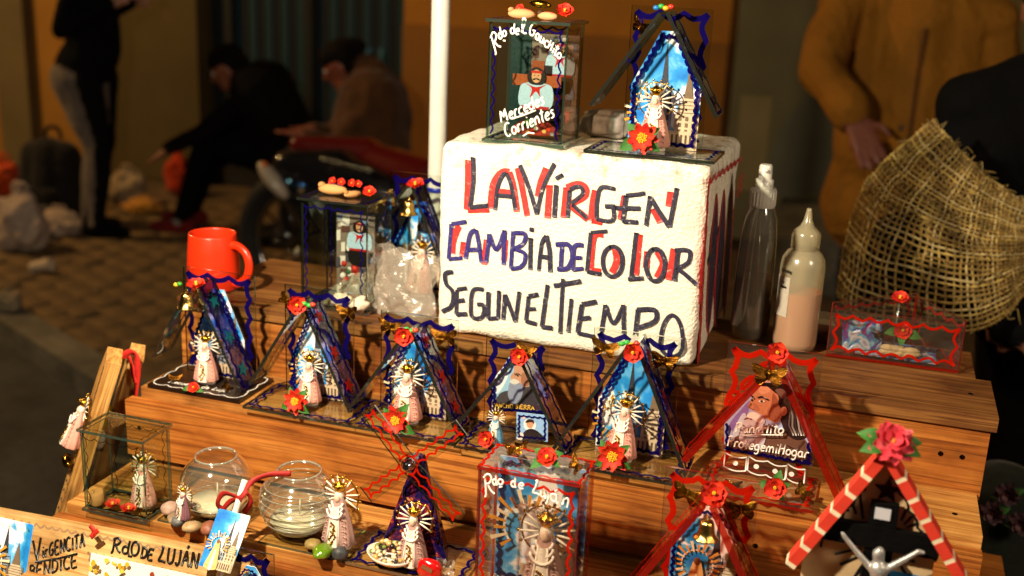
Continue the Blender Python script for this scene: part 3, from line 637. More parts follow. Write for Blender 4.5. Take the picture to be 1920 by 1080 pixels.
YW = 6.55     # facade
bld = thing('street_building', 'ochre street building with plinth band behind the seated people', 'building', (-3, YW, 0))
def wallpart(name, x0, x1, y0, y1, z0, z1, col, parent=bld, mat=M_ROUGHWALL):
    m = MB(); m.box(x0 + 3, x1 + 3, y0, y1, z0, z1, col); return m.build(name, mat, parent)
wallpart('wall', -14, -5.22, 0, .4, 0, 5, '#9a6a20'); wallpart('pilaster', -5.98, -5.72, -.08, -.002, 0, 5, '#6a5a38'); wallpart('wall', -5.218, -4.36, -.03, .4, 0, 5, '#54451f')
wallpart('wall', -2.82, -.86, -.15, .4, 1.165, 5, '#b4741c'); wallpart('dado', -2.82, -.86, -.17, .4, 0, 1.163, '#96601c')
wallpart('wall', -.858, 6, .15, .6, 0, 5, '#94865a'); wallpart('lintel', -4.358, -2.822, 0, .4, 2.3, 5, '#4a4030')
wallpart('repair_patch', -.80, -.62, .14, .149, .3, .86, '#b8a068'); wallpart('door_step', -.5, .9, -.9, .14, 0, .28, '#8a6648', bld, M_KERB)
m = MB(); m.blob([(-.55 + 3, .3), (-.25 + 3, .35), (.0 + 3, .5), (.1 + 3, .8), (-.1 + 3, .95), (-.4 + 3, .9), (-.58 + 3, .6)], .149, '#8a8468'); m.build('damp_stain', M_ROUGHWALL, bld)
gate = thing('barred_gate', 'dark barred gate over blue glass in the ochre facade', 'gate', (-3.6, YW + .1, 0))
m = MB(); m.box(-.757, .777, .06, .08, .12, 2.3, '#2a4048'); m.build('glass_panel', M_PLAST, gate)
m = MB(); m.box(-.757, .777, -.02, .08, 0, .118, '#1a1a1a'); m.build('sill', M_MATTE, gate)
for i in range(13):
    m = MB(); x = -.70 + i * .118; m.box(x - .012, x + .012, -.012, .012, .12, 2.3, '#101214'); m.build('bar', M_MATTE, gate)
for z in (.18,): m = MB(); m.box(-.757, .777, -.018, -.0125, z - .02, z + .02, '#101214'); m.build('rail', M_MATTE, gate)
for x in (-.62, .0): m = MB(); m.box(x - .04, x + .04, .0, .055, .121, 2.3, '#0c0e10'); m.build('post', M_MATTE, gate)
m = MB(); m.box(.22, .5, .05, .0595, .5, .98, '#4f8098'); m.build('window_pane', M_PLAST, gate)

# ------------------------------------------------------------------ the lamps, all outside the frame; the side one is an added fill
L_ = thing('hanging_lamp', 'bare warm bulb hanging on a cord in front of the stall', 'lamp', (LAMP.x, LAMP.y, LAMP.z + .1))
m = MB(); m.tube([(0, 0, .03), (.01, .1, .4), (0, .2, .9)], .004, '#101010'); m.build('cord', M_PLAST, L_)
m = MB(); m.lathe([(.018, -.03), (.02, .03), (.008, .05)], '#181818', 0, 14); m.build('socket', M_PLAST, L_)
nl = thing('fill_lamp', 'added fill lamp with a round shade on a dark pole, out of view', 'lamp', (SIDE.x, SIDE.y, -.1))
m = MB(); m.tube([(.3, 0, 0), (.3, 0, 2.5), (.15, 0, 2.62), (0, 0, 2.6)], .018, '#1c1c1c', 0, 10); m.build('pole', M_MATTE, nl)
m = MB(); m.lathe([(.03, 2.60), (.12, 2.57), (.2, 2.48)], '#c8c4b8', 0, 24, caps=False); m.build('lamp_shade', M_PLAST, nl)
pl = thing('street_lamp', 'tall grey street lamp post further along the pavement', 'lamp', (STREET.x, STREET.y, 0))
m = MB(); m.tube([(-.6, 0, 0), (-.6, 0, 4.2), (-.3, 0, 4.75), (0, 0, 4.75)], [.06, .045, .04, .035], '#4a4a48', 0, 10); m.build('post', M_MATTE, pl)
m = MB(); m.lathe([(.05, 4.80), (.2, 4.74), (.22, 4.68)], '#3a3a38', 0, 16, caps=False); m.build('lamp_shade', M_MATTE, pl)

# ------------------------------------------------------------------ the stand: three wooden steps on a table
X0, X1 = -.97, .172; Z1, Z2, Z3 = 1.048, .945, .836
st = thing('stepped_stand', 'three tier display stand of orange pine boards', 'display stand', (0, 0, 0))
def plank(name, x0, x1, y0, y1, z0, z1, mat, bev=.0025):
    m = MB(); m.box(x0, x1, y0, y1, z0, z1); o = m.build(name, mat, st); b = o.modifiers.new('edge', 'BEVEL'); b.width = bev; b.segments = 2; return o
plank('plank', X0, X1 + .006, 1.374, 1.512, Z1 - .018, Z1, M_WOODD); plank('plank', X0 + .01, X1 - .012, 1.516, 1.632, Z1 - .018, Z1 - .001, M_WOODD)
plank('board', X0 + .002, X1, 1.379, 1.401, .937, Z1 - .0195, M_WOOD)
plank('plank', X0 + .012, X1 - .004, 1.262, 1.378, Z2 - .017, Z2, M_WOODT); plank('plank', X0 + .02, X1 - .01, 1.3795, 1.47, Z2 - .017, Z2 - .001, M_WOODT)
plank('board', X0 - .002, X1 - .003, 1.243, 1.2605, .846, Z2 - .0155, M_WOOD)
plank('plank', X0 + .006, X1 + .01, 1.102, 1.262, Z3 - .016, Z3, M_WOODT); plank('plank', X0 + .01, X1, 1.264, 1.34, Z3 - .016, Z3 - .001, M_WOODT)
plank('board', X0 - .004, X1 + .012, 1.084, 1.1005, .745, Z3 - .0145, M_WOOD); plank('plank', X0, X1 + .01, .985, 1.083, .755, .772, M_WOODT); plank('board', X0, X1 + .01, .966, .984, .70, .770, M_WOOD)
for x in (X0 + .06, -.4, X1 - .06):
    plank('post', x - .02, x + .02, 1.41, 1.45, .70, Z1 - .019, M_WOOD); plank('post', x - .021, x + .021, 1.27, 1.30, .70, Z2 - .018, M_WOOD); plank('post', x - .022, x + .022, 1.11, 1.14, .70, Z3 - .017, M_WOOD); plank('post', x - .019, x + .019, 1.58, 1.62, .70, Z1 - .02, M_WOOD)
    plank('post', x - .018, x + .018, .99, 1.02, .70, .754, M_WOOD)
for x, y, z, ax in [(X, 1.45, Z1, 2) for X in (-.955, .15)] + [(X, 1.575, Z1 - .001, 2) for X in (-.94, .13)] + [(X, 1.379, .99, 1) for X in (-.945, -.93, .145, .12, -.30)] + [(X, 1.243, .89, 1) for X in (-.95, -.52, .14, -.08)] + [(-.93, 1.12, Z3, 2), (.14, 1.31, Z2, 2)]:
    m = MB()
    if ax == 1: m.M = Matrix.Translation((x, y, z)) @ Matrix.Rotation(PI / 2, 4, 'X')
    else: m.M = Matrix.Translation((x, y, z))
    m.lathe([(.0034, -.0002), (.0032, .0006), (.0015, .001), (.0006, .0004)], '#2a1c14', 0, 10); m.build('nail_head', M_CHROME, st)
tb = thing('trestle_table', 'wooden trestle table under the stepped stand', 'table', (0, 0, -.1))
m = MB(); m.box(-1.02, .26, .80, 1.72, .77, .799, '#ffffff'); m.build('table_top', M_WOOD, tb)
for x in (-.9, .15):
    for y in (.9, 1.6): m = MB(); m.box(x - .025, x + .025, y - .025, y + .025, 0, .769); m.build('leg', M_WOODP, tb)

# ------------------------------------------------------------------ white pole
c = ony(819, 350, 1.66)
po = thing('white_pole', 'white plastic tube pole with a blue ring behind the stand', 'pole', (c.x, 1.66, -.1))
m = MB(); m.lathe([(.0145, 0), (.0145, 2.8)], '#d6d4cc', 0, 24); m.build('tube', M_PLAST, po)
m = MB(); m.lathe([(.0150, c.z + .1 - .008), (.0158, c.z + .1 - .006), (.0158, c.z + .1 - .001), (.0150, c.z + .1)], '#1a2ca0', 0, 24, caps=False); m.build('tape_ring', M_PLAST, po)

# ------------------------------------------------------------------ foam block with lettering
FX0, FX1, FY0, FY1, FZ0, FZ1 = -.556, -.193, 1.385, 1.665, Z1 + .0005, 1.318
fb = thing('foam_block', 'big white polystyrene block lettered in black and red marker', 'sign block', (FX0, FY0, FZ0))
w, d, h = FX1 - FX0, FY1 - FY0, FZ1 - FZ0
bm = bmesh.new(); bmesh.ops.create_cube(bm, size=1)
for v in bm.verts: v.co = V((v.co.x + .5) * w, (v.co.y + .5) * d, (v.co.z + .5) * h)
bmesh.ops.bevel(bm, geom=list(bm.edges), offset=.017, segments=5, profile=.6, affect='EDGES')
bmesh.ops.subdivide_edges(bm, edges=[e for e in bm.edges if e.calc_length() > .03], cuts=24, use_grid_fill=True)
for v in bm.verts:
    k = noise.noise(v.co * 22) * .0016 + noise.noise(v.co * 70) * .0006
    e = sum((v.co[a] < .02) + (v.co[a] > (w, d, h)[a] - .02) for a in range(3))
    v.co += v.normal * k * (2.2 if e > 1 else .5)
me = bpy.data.meshes.new('block'); bm.to_mesh(me); bm.free(); me.materials.append(M_FOAM)
for p in me.polygons: p.use_smooth = True
obj('block', me, fb)
DK, RD, PU = '#14122a', '#c8200c', '#1c1268'
def fp(cx, cy): P = ony(800 + cx / 2.25, 240 + cy / 2.25, FY0); return (P.x - FX0, P.z - FZ0)
def O_(cx, cy, rx, ry, a0=100, n=14): return [(cx + rx * math.cos(math.radians(a0 + 370 * i / n)), cy - ry * math.sin(math.radians(a0 + 370 * i / n))) for i in range(n + 1)]
ROWS = [('red', [[(180, 135), (178, 240), (174, 345)], [(178, 345), (268, 343)], [(274, 340), (284, 240), (320, 188), (352, 186)], [(352, 186), (370, 250), (384, 352)], [(300, 268), (372, 274)], [(386, 168), (408, 260), (428, 370)], [(508, 168), (484, 230), (472, 290)], [(522, 240), (514, 380)], [(592, 250), (580, 378)],
    [(592, 252), (640, 236), (674, 252), (668, 290), (606, 322)], [(604, 318), (640, 350), (684, 384)], [(716, 262), (704, 320), (700, 388)], [(700, 388), (745, 398)], [(838, 285), (820, 385)], [(1032, 268), (1024, 330)], [(958, 340), (990, 398)], [(140, 410), (118, 470), (112, 530)], [(258, 470), (246, 575)], [(335, 470), (330, 560)], [(748, 448), (708, 458), (694, 600)], [(738, 606), (700, 600)], [(796, 500), (806, 560), (784, 610)], [(902, 448), (884, 618)], [(975, 520), (1000, 570), (975, 630)], [(1046, 508), (1024, 640)], [(160, 480), (152, 540)], [(935, 520), (928, 590)]]),
  ('dark', [[(196, 122), (198, 230), (184, 334)], [(184, 334), (262, 326)], [(290, 345), (300, 250), (322, 198), (338, 190)], [(338, 190), (358, 240), (376, 345)], [(300, 282), (362, 288)], [(394, 155), (432, 250), (466, 362)], [(466, 362), (492, 250), (540, 148)], [(548, 240), (540, 376)], [(546, 212), (576, 196)], [(604, 262), (596, 376)], [(604, 258), (646, 246), (660, 276), (612, 318)], [(616, 322), (678, 380)], [(796, 256), (738, 250), (720, 310), (718, 384)], [(718, 384), (784, 388), (788, 332)], [(752, 328), (796, 330)], [(922, 274), (842, 284)], [(842, 284), (828, 392)], [(828, 392), (892, 396)], [(800, 336), (902, 338)], [(944, 286), (926, 412)], [(944, 290), (980, 350), (1024, 416)], [(1024, 416), (1056, 252)]]),
  ('blue', [[(168, 394), (106, 404)], [(106, 404), (100, 480), (94, 552)], [(94, 552), (152, 546)], [(166, 550), (184, 450), (210, 428)], [(210, 428), (222, 490), (232, 566)], [(176, 512), (230, 512)], [(252, 566), (266, 446)], [(266, 446), (296, 512), (330, 430)], [(330, 430), (326, 576)], [(366, 440), (356, 590)], [(358, 442), (414, 444), (410, 484), (370, 508)], [(370, 508), (416, 530), (404, 580), (356, 592)]]),
  ('dark', [[(440, 462), (438, 598)], [(436, 426), (452, 428)], [(474, 602), (486, 490), (506, 452)], [(506, 452), (520, 520), (522, 606)], [(480, 540), (520, 546)]]),
  ('blue', [[(572, 490), (566, 592)], [(546, 490), (600, 492), (616, 540), (596, 588), (552, 594)], [(662, 494), (624, 500), (616, 596)], [(616, 596), (662, 590)], [(620, 546), (656, 546)]]),
  ('dark', [[(762, 434), (694, 440)], [(694, 440), (686, 520), (678, 604)], [(678, 604), (738, 616)], O_(786, 562, 42, 64), [(886, 440), (864, 632)], [(850, 636), (916, 632)], O_(966, 576, 40, 68), [(1062, 512), (1046, 644)], [(1048, 514), (1108, 518), (1104, 566), (1052, 592)], [(1056, 590), (1096, 620), (1140, 660)],
    [(112, 606), (80, 612), (84, 656), (112, 690), (106, 748), (66, 772)], [(172, 674), (130, 680)], [(130, 680), (126, 784)], [(126, 784), (172, 782)], [(130, 728), (162, 724)], [(242, 680), (196, 686), (190, 788), (234, 796), (242, 748), (214, 742)], [(262, 690), (260, 800)], [(260, 802), (302, 800)], [(302, 802), (306, 684)], [(332, 700), (324, 806)], [(332, 700), (376, 816)], [(376, 816), (392, 688)], [(472, 700), (432, 708)], [(432, 708), (420, 812)], [(420, 812), (466, 826)], [(426, 762), (462, 760)], [(512, 660), (486, 836)], [(486, 836), (532, 842)], [(576, 634), (564, 864)], [(538, 664), (652, 644)], [(612, 718), (598, 858)], [(718, 730), (656, 742)], [(656, 742), (638, 862)], [(638, 862), (712, 878)], [(650, 802), (692, 798)], [(738, 856), (756, 744)], [(756, 744), (790, 822), (832, 744)], [(832, 744), (832, 866)], [(892, 764), (880, 872)], [(888, 764), (962, 766), (964, 812), (890, 842)], [(986, 905), (1000, 830), (1035, 786), (1070, 822), (1082, 895), (1072, 945), (1030, 962), (994, 935), (986, 900)]])]
for kind, strokes in ROWS:
    for si, s in enumerate(strokes):
        m = MB(); m.ly = (45 if kind != 'red' else 0) + si
        q = [fp(p[0] - (3 if kind == 'red' else 0), p[1]) for p in s]; L = sum((Vector(q[i + 1]) - Vector(q[i])).length for i in range(len(q) - 1)); k = max(2, int(L / .003 / max(len(q) - 1, 1)))
        q = [(a.x, a.y) for a in cr([(x, z, 0) for x, z in q], k)] if len(q) > 2 else [(q[0][0] + (q[1][0] - q[0][0]) * t / k, q[0][1] + (q[1][1] - q[0][1]) * t / k) for t in range(k + 1)]
        q = [(x + .0005 * noise.noise(V(x * 300, z * 300, 1)), z + .0005 * noise.noise(V(x * 300, z * 300, 7))) for x, z in q]
        m.stroke(q, random.uniform(.0050, .0064) * (1.5 if kind == 'red' else 1), -.0009, {'red': RD, 'dark': DK, 'blue': PU}[kind], 0, h=.0001); m.build('letter_stroke', M_MARK, fb)
def sp(cx, cy): P = onx(800 + cx / 2.25, 240 + cy / 2.25, FX1); return (P.y - FY0, P.z - FZ0)
SIDE = Matrix(((0, -1, 0, w), (1, 0, 0, 0), (0, 0, 1, 0), (0, 0, 0, 1)))     # local x -> depth, local -y -> +X
def smb(): m = MB(); m.M = SIDE; return m
RB = '#b81c10'
for a, b in (((1186, 226), (1322, 132)), ((1186, 226), (1142, 1002)), ((1142, 1002), (1300, 790))):
    m = smb(); A, B = Vector(sp(*a)), Vector(sp(*b)); n_ = 30
    m.stroke([A + (B - A) * i / n_ + Vector((.002, .003)) * math.sin(i * 1.7) for i in range(n_ + 1)], .006 if a != (1186, 226) or b != (1142, 1002) else .018, -.0012, RB, 0); m.build('red_border', M_MARK, fb)
for top, bot, wd in (((1220, 280), (1184, 872), .066), ((1252, 262), (1216, 846), .066), ((1286, 236), (1252, 800), .062)):
    m = smb(); A, B = Vector(sp(*top)), Vector(sp(*bot)); d_ = (B - A); nn = Vector((-d_.y, d_.x)).normalized()
    lens = [A + d_ * (i / 12) + nn * wd / 2 * math.sin(PI * i / 12) ** .7 for i in range(13)] + [A + d_ * (i / 12) - nn * wd / 2 * math.sin(PI * i / 12) ** .7 for i in range(11, 0, -1)]
    m.stroke([(p.x, p.y) for p in lens + lens[:1]], .006, -.0012, RB, 0); m.flat([(p.x, p.y) for p in lens], -.0012, '#1c1030'); m.build('digit', M_MARK, fb)
m = smb(); A = Vector(sp(1182, 570)); B = Vector(sp(1228, 420)); m.stroke([A, (A + B) / 2, B], .012, -.0016, '#1c1030', 0); m.build('digit_flag', M_MARK, fb)
for q in ((1312, 250), (1326, 232)):
    m = smb(); c_ = Vector(sp(*q)); m.stroke([(c_.x + .012 * math.cos(t * .6), c_.y + .014 * math.sin(t * .6)) for t in range(12)], .005, -.0012, RB, 0); m.build('small_nought', M_MARK, fb)

# ------------------------------------------------------------------ tents on the middle step
GT = 'glass tents with a robed figurine'
zt = Z2 + .0006
def stars_on(rp, col, us=(.035, .085, .13), r=.0095, yy=None):
    o, M, L = rp; y = yy if yy is not None else 0.0
    put_stars(o, M, [u for u in us if u < L - .008], [y] * len(us), r, col)
def bead_knot(T, loc, cols, r=.004, name='bead_knot'):
    m = MB()
    for i, c in enumerate(cols): m.ell((r * 1.5 * (i - len(cols) / 2), random.uniform(-r, r) * .4, r * .5 * (i % 2)), (r * 1.1, r * .9, r * .8), c, 0, 8, 5)
    return m.build(name, M_PLAST, T, loc)

# first: dark base with white lettering, bell under the ridge
T, ol, orr = tent('blue glass tent on a dark lettered base beside the orange mug', (-.871, 1.307, zt), (.15, .092), (.117, .158), .152, (.068, .071), (.03, .0), pic='church', fig=(-.002, -.008, .076), group=GT, px=.002, ax=-.01, dark_base=True)
stars_on(orr, '#0f6a74', (.03, .085, .135), .012, -.002); stars_on(ol, '#0f6a74', (.06, .10), .008, -.002)
bell(T, (-.012, -.034, .125), .022)
flower(T, (.002, -.046, .012), .0125, 'hib', (-.7, 0, .2), ((3.4, 1.5), (-.3, 1.4)), 1)
butterfly(T, (-.042, -.026, .012), .013, (-1.1, 0, .5)); butterfly(T, (.048, -.034, .016), .013, (-.9, .4, -.4))
f = flower(T, (.002, -.03, .157), .02, 'hib', (-1.3, .0, .3), (), 4); bead_knot(T, (-.022, -.034, .156), ['#c8a818', '#3a8a28'])
m = MB(); m.M = Matrix.Rotation(-PI / 2, 4, 'X')
scallop(m, [(-.069, -.040), (.069, -.040), (.069, .040), (-.069, .040)], .0018, -.0065, 0, amp=.004, step=.024, col='#e8e2d8', side=-1)
write(m, 'Recuerdo de Luján', (-.05, -.031), (.05, -.031), .010, .0011, -.0066, '#e8e2d8'); m.build('lettering', M_PAINT, T)

# second
T, ol, orr = tent('blue glass tent with red stars and a red daisy beside the dark lettered one', (-.702, 1.297, zt), (.164, .096), (.106, .158), .148, (.078, .072), (.02, .004), pic='church', fig=(-.003, -.004, .076), group=GT, px=-.003, ax=-.006, card=(.08, .128, .06))
stars_on(orr, '#a01410', (.022, .075, .125), .0115, -.002)
flower(T, (-.002, -.042, .022), .021, 'daisy', (-.25, 0, 0), ((2.2, .9), (.9, .9), (-.6, 1.1), (-2.6, 1.1)), 2); flower(T, (-.004, -.034, .156), .0185, 'hib', (-.2, .5, .5), (), 5)
butterfly(T, (.046, .016, .138), .021, (0, -.05, 0)); butterfly(T, (-.048, .016, .142), .018, (0, .7, .6)); bead_knot(T, (.012, -.03, .156), ['#2058a8', '#3a9a38', '#30a040', '#c83a28'])
# third
T, ol, orr = tent('blue glass tent with red daisy and leaf in front of the block corner', (-.546, 1.295, zt), (.150, .092), (.112, .142), .134, (.083, .069), (.012, .004), pic='church', fig=(-.010, -.004, .088), group=GT, px=-.007, ax=-.002, card=(.085, .118, .055))
stars_on(orr, '#a01410', (.018, .07, .115), .011, -.002)
flower(T, (-.008, -.044, .022), .0235, 'daisy', (-.15, 0, 0), ((1.0, 1.1), (-.5, 1.25), (2.6, .9)), 3); flower(T, (-.002, -.036, .137), .0185, 'hib', (-.1, .2, .15), (), 6)
butterfly(T, (.034, .016, .124), .024, (0, -.1, 0)); butterfly(T, (-.046, .016, .128), .022, (0, .15, .1)); bead_knot(T, (.004, -.028, .142), ['#a070a0', '#3aa040', '#30a040', '#d84a30'])
# fifth
T5, ol, orr = tent('blue glass tent with two gold butterflies under the end of the lettering', (-.257, 1.295, zt), (.158, .094), (.112, .160), .162, (.093, .076), (.0, .0), pic='church', fig=(-.004, -.004, .088), group=GT, px=.0, ax=.004, card=(.088, .138, .066))
stars_on(orr, '#8a1428', (.02, .075, .125), .011, -.002)
flower(T5, (-.006, -.042, .024), .0245, 'daisy', (-.15, 0, 0), ((.7, .9), (2.4, .9), (-2.5, 1.0), (-.5, 1.0)), 7); flower(T5, (.008, -.036, .160), .0185, 'hib', (-.1, .1, .1), (), 8)
butterfly(T5, (-.038, .015, .142), .024, (0, .12, 0)); butterfly(T5, (.038, .015, .136), .023, (0, .1, .0)); bead_knot(T5, (.004, -.028, .166), ['#3aa040', '#30a040', '#d8a018', '#c82a18'])

# fourth: two saint cards instead of a large figurine
T4, ol, orr = tent('blue glass tent with the bearded man portrait over a small saint card', (-.400, 1.290, zt), (.142, .09), (.086, .132), .122, (.078, .066), (.016, .004), pic=None, fig=None, group='glass tents with a portrait', px=-.012, ax=.003)
stars_on(orr, '#301a60', (.06,), .007, 0)
Yc = 1.290 + T4['yb'] - .004
def q4(cx, cy): P = ony(660 + cx / 3.483, 570 + cy / 3.483, Yc); return (P.x + .400, P.z - zt)
m = MB(); g = [q4(*p) for p in ((920, 690), (1262, 712), (1300, 560), (1130, 330), (1040, 325), (918, 520))]; m.prism(g, Yc - 1.290, Yc - 1.289, '#9cc4e4', 0); y = Yc - 1.290
m.blob([q4(*p) for p in ((930, 560), (940, 470), (1010, 400), (1020, 470), (960, 580))], y, '#e4ecf2')
m.blob([q4(*p) for p in ((930, 690), (960, 590), (1040, 560), (1160, 540), (1240, 570), (1275, 690), (1260, 708), (1100, 702))], y, '#4a4448'); m.blob([q4(*p) for p in ((1100, 640), (1180, 560), (1230, 600), (1180, 690))], y, '#38343a')
m.blob([q4(*p) for p in ((1062, 400), (1110, 392), (1150, 430), (1170, 490), (1150, 540), (1090, 530), (1040, 490), (1036, 470), (1056, 440))], y, '#cc9478'); m.blob([q4(*p) for p in ((1110, 450), (1150, 470), (1155, 530), (1110, 530))], y, '#a87058')
m.blob([q4(*p) for p in ((1060, 396), (1090, 375), (1140, 395), (1185, 460), (1190, 530), (1160, 540), (1155, 470), (1120, 415))], y, '#2a2426')
m.blob([q4(*p) for p in ((1034, 510), (1060, 495), (1100, 515), (1120, 560), (1090, 640), (1050, 650), (1020, 600), (1022, 545))], y, '#8f96b0'); m.blob([q4(*p) for p in ((1030, 505), (1060, 488), (1095, 510), (1060, 525))], y, '#dcd4cc')
m.stroke([q4(1062, 455), q4(1085, 448), q4(1100, 458)], .0012, y - .002, '#2a2020'); m.disc(*q4(1084, 468), .0016, .001, y, '#201818')
m.flat([q4(*p) for p in ((925, 640), (1262, 664), (1262, 690), (925, 666))], y, '#3a2a38')
write(m, 'PANCHO SIERRA', q4(918, 666), q4(1196, 686), .0055, .0011, y - .0024, '#d8a838'); scallop(m, [(p[0] * .96 - .0005, p[1] * .97 + .002) for p in g], .0032, y - .0022, 1, amp=.002, step=.009)
m.build('portrait_card', [M_PRINT, M_INKB], T4)
m = MB(); yc = y - .012
def q4b(cx, cy): P = ony(660 + cx / 3.483, 570 + cy / 3.483, 1.290 + yc); return (P.x + .400, P.z - zt)
g = [q4b(*p) for p in ((1072, 880), (1278, 900), (1280, 728), (1074, 706))]; m.prism(g, yc, yc + .001, '#8fb4dc')
m.disc(*q4b(1160, 790), .0085, .0085, yc, '#ece8e0'); m.disc(*q4b(1162, 784), .0048, .006, yc, '#c89070'); m.blob([q4b(*p) for p in ((1100, 890), (1130, 830), (1180, 815), (1235, 850), (1260, 895))], yc, '#241c20'); m.blob([q4b(*p) for p in ((1132, 775), (1150, 752), (1185, 758), (1190, 790), (1176, 772))], yc, '#3a2418'); m.blob([q4b(*p) for p in ((1080, 880), (1095, 840), (1120, 850), (1110, 885))], yc, '#e0d0c4'); m.disc(*q4b(1120, 740), .003, .002, yc, '#e8c0c8')
scallop(m, [(g[0][0] + .003, g[0][1] + .003), (g[1][0] - .003, g[1][1] + .003), (g[2][0] - .003, g[2][1] - .003), (g[3][0] + .003, g[3][1] - .003)], .0022, yc - .001, 1, amp=.0015, step=.007); m.build('saint_card', [M_PRINT, M_INKB], T4)
c = q4b(975, 870); figure(T4, (c[0], -.018, .004), .048, 'blue'); c = q4b(945, 905); flower(T4, (c[0], -.036, .016), .0165, 'hib', (-.3, 0, 0), (), 9); c = q4b(1165, 900); butterfly(T4, (c[0], -.034, .014), .013, (-.3, 0, .8))
flower(T4, (.010, -.034, .134), .0175, 'hib', (-.15, 0, 0), (), 10); butterfly(T4, (.014, -.026, .140), .019, (-.2, .2, 0))

# sixth: red tent with the white lettered portrait
T6, ol, orr = tent('red edged tent with white lettered bearded portrait and gold butterfly', (-.085, 1.288, zt), (.132, .092), (.112, .168), .156, (.092, .090), (.022, -.0), tint='red', pic=None, group='glass tents with a portrait', px=-.002, ax=.003)
Yc = 1.288 + T6['yb'] - .004; y = Yc - 1.288
def q6(cx, cy): P = ony(1040 + cx / 2.843, 600 + cy / 2.843, Yc); return (P.x + .085, P.z - zt)
m = MB(); g = [q6(*p) for p in ((902, 692), (1372, 778), (1368, 620), (1250, 325), (1105, 318), (905, 540))]; m.prism(g, y, y + .001, '#a8b0d8')
m.blob([q6(*p) for p in ((930, 560), (1000, 470), (1040, 430), (1035, 480), (980, 600))], y, '#8a70b8'); m.blob([q6(*p) for p in ((950, 600), (1000, 500), (1020, 520), (980, 620))], y, '#c8d4e8')
m.blob([q6(*p) for p in ((905, 690), (940, 640), (1010, 600), (1130, 560), (1200, 585), (1290, 600), (1350, 660), (1368, 772), (1150, 735))], y, '#6a4638')
m.blob([q6(*p) for p in ((1160, 352), (1215, 340), (1262, 380), (1290, 450), (1330, 560), (1345, 620), (1290, 640), (1230, 600), (1195, 500), (1180, 430))], y, '#33211e')
m.blob([q6(*p) for p in ((1080, 342), (1130, 338), (1175, 356), (1198, 430), (1212, 500), (1185, 545), (1125, 525), (1080, 492), (1042, 474), (1030, 456), (1052, 415), (1058, 375))], y, '#c48462')
m.blob([q6(*p) for p in ((1165, 390), (1195, 440), (1208, 500), (1180, 540), (1140, 520), (1155, 450))], y, '#9c5c44'); m.blob([q6(*p) for p in ((1085, 350), (1130, 345), (1150, 380), (1100, 395))], y, '#d89c7c')
m.blob([q6(*p) for p in ((1128, 346), (1170, 340), (1225, 336), (1264, 380), (1292, 450), (1332, 560), (1346, 620), (1296, 640), (1246, 606), (1236, 540), (1216, 520), (1204, 470), (1192, 440), (1196, 405), (1172, 385), (1150, 366))], y, '#2a1a18'); m.blob([q6(*p) for p in ((1176, 372), (1210, 366), (1236, 392), (1216, 420), (1196, 400))], y, '#7a5a50'); m.blob([q6(*p) for p in ((1214, 420), (1240, 410), (1266, 470), (1248, 466))], y, '#4a302c'); m.blob([q6(*p) for p in ((1060, 440), (1080, 452), (1092, 480), (1066, 478))], y, '#b4745a')
m.blob([q6(*p) for p in ((1095, 335), (1140, 310), (1230, 318), (1245, 352), (1160, 350), (1110, 345))], y, '#d8b0a4'); m.stroke([q6(1098, 340), q6(1160, 342), q6(1240, 350)], .0045, y - .001, '#22161a')
for a in range(5): m.stroke([q6(1235 + a * 14, 420 + a * 10), q6(1255 + a * 14, 500 + a * 8), q6(1250 + a * 18, 560 + a * 6), q6(1275 + a * 14, 615)], .0022, y - .001, ['#5a4440', '#84706a', '#3a2824', '#9a867e', '#5a4642'][a])
m.blob([q6(*p) for p in ((1208, 468), (1232, 462), (1240, 490), (1222, 510), (1206, 500))], y, '#b06a54'); m.stroke([q6(1082, 412), q6(1105, 406), q6(1140, 424)], .0022, y - .001, '#22161a'); m.stroke([q6(1044, 398), q6(1054, 404), q6(1064, 418)], .002, y - .001, '#22161a')
m.blob([q6(*p) for p in ((1086, 432), (1102, 424), (1122, 432), (1104, 438))], y, '#f0e4dc'); m.disc(*q6(1104, 431), .0017, .0015, y, '#181014'); m.disc(*q6(1052, 425), .0014, .0013, y, '#181014'); m.stroke([q6(1048, 440), q6(1032, 460), q6(1056, 472)], .001, y - .001, '#8a4c3a')
m.blob([q6(*p) for p in ((1022, 512), (1040, 488), (1072, 488), (1108, 508), (1122, 540), (1108, 575), (1125, 630), (1092, 690), (1030, 684), (985, 640), (990, 580), (1008, 540))], y, '#c8bcc4'); m.blob([q6(*p) for p in ((1024, 512), (1044, 490), (1080, 496), (1112, 530), (1090, 545), (1050, 522))], y, '#efe8e4'); m.blob([q6(*p) for p in ((1030, 560), (1060, 570), (1070, 640), (1040, 660), (1015, 620))], y, '#a89aa4')
m.stroke([q6(1010, 527), q6(1030, 520), q6(1052, 528)], .0016, y - .001, '#7a3028'); m.stroke([q6(1230, 660), q6(1290, 690), q6(1330, 640)], .001, y - .001, '#3a2620')
scallop(m, [q6(915, 545), q6(915, 684)], .0034, y - .003, 1, amp=.002, step=.01, closed=False); scallop(m, [q6(915, 684), q6(1362, 764), q6(1360, 650)], .0036, y - .003, 1, amp=.002, step=.01, closed=False)
m.build('portrait_card', [M_PRINT, M_INKB], T6)
yw = y - .006; WH = '#ece6de'
def frame(a, b):
    def f(m):
        A, B = Vector(q6(*a)), Vector(q6(*b)); U = Vector((0, .0185)); scallop(m, [A, B], .0017, yw, 0, amp=.003, step=.02, closed=False, col=WH, side=-1); scallop(m, [A + U, B + U], .0017, yw, 0, amp=.003, step=.02, closed=False, col=WH, side=-1); m.stroke([A, A + U], .0017, yw, WH); m.stroke([B, B + U * .5, B + U], .0017, yw, WH)
    return f
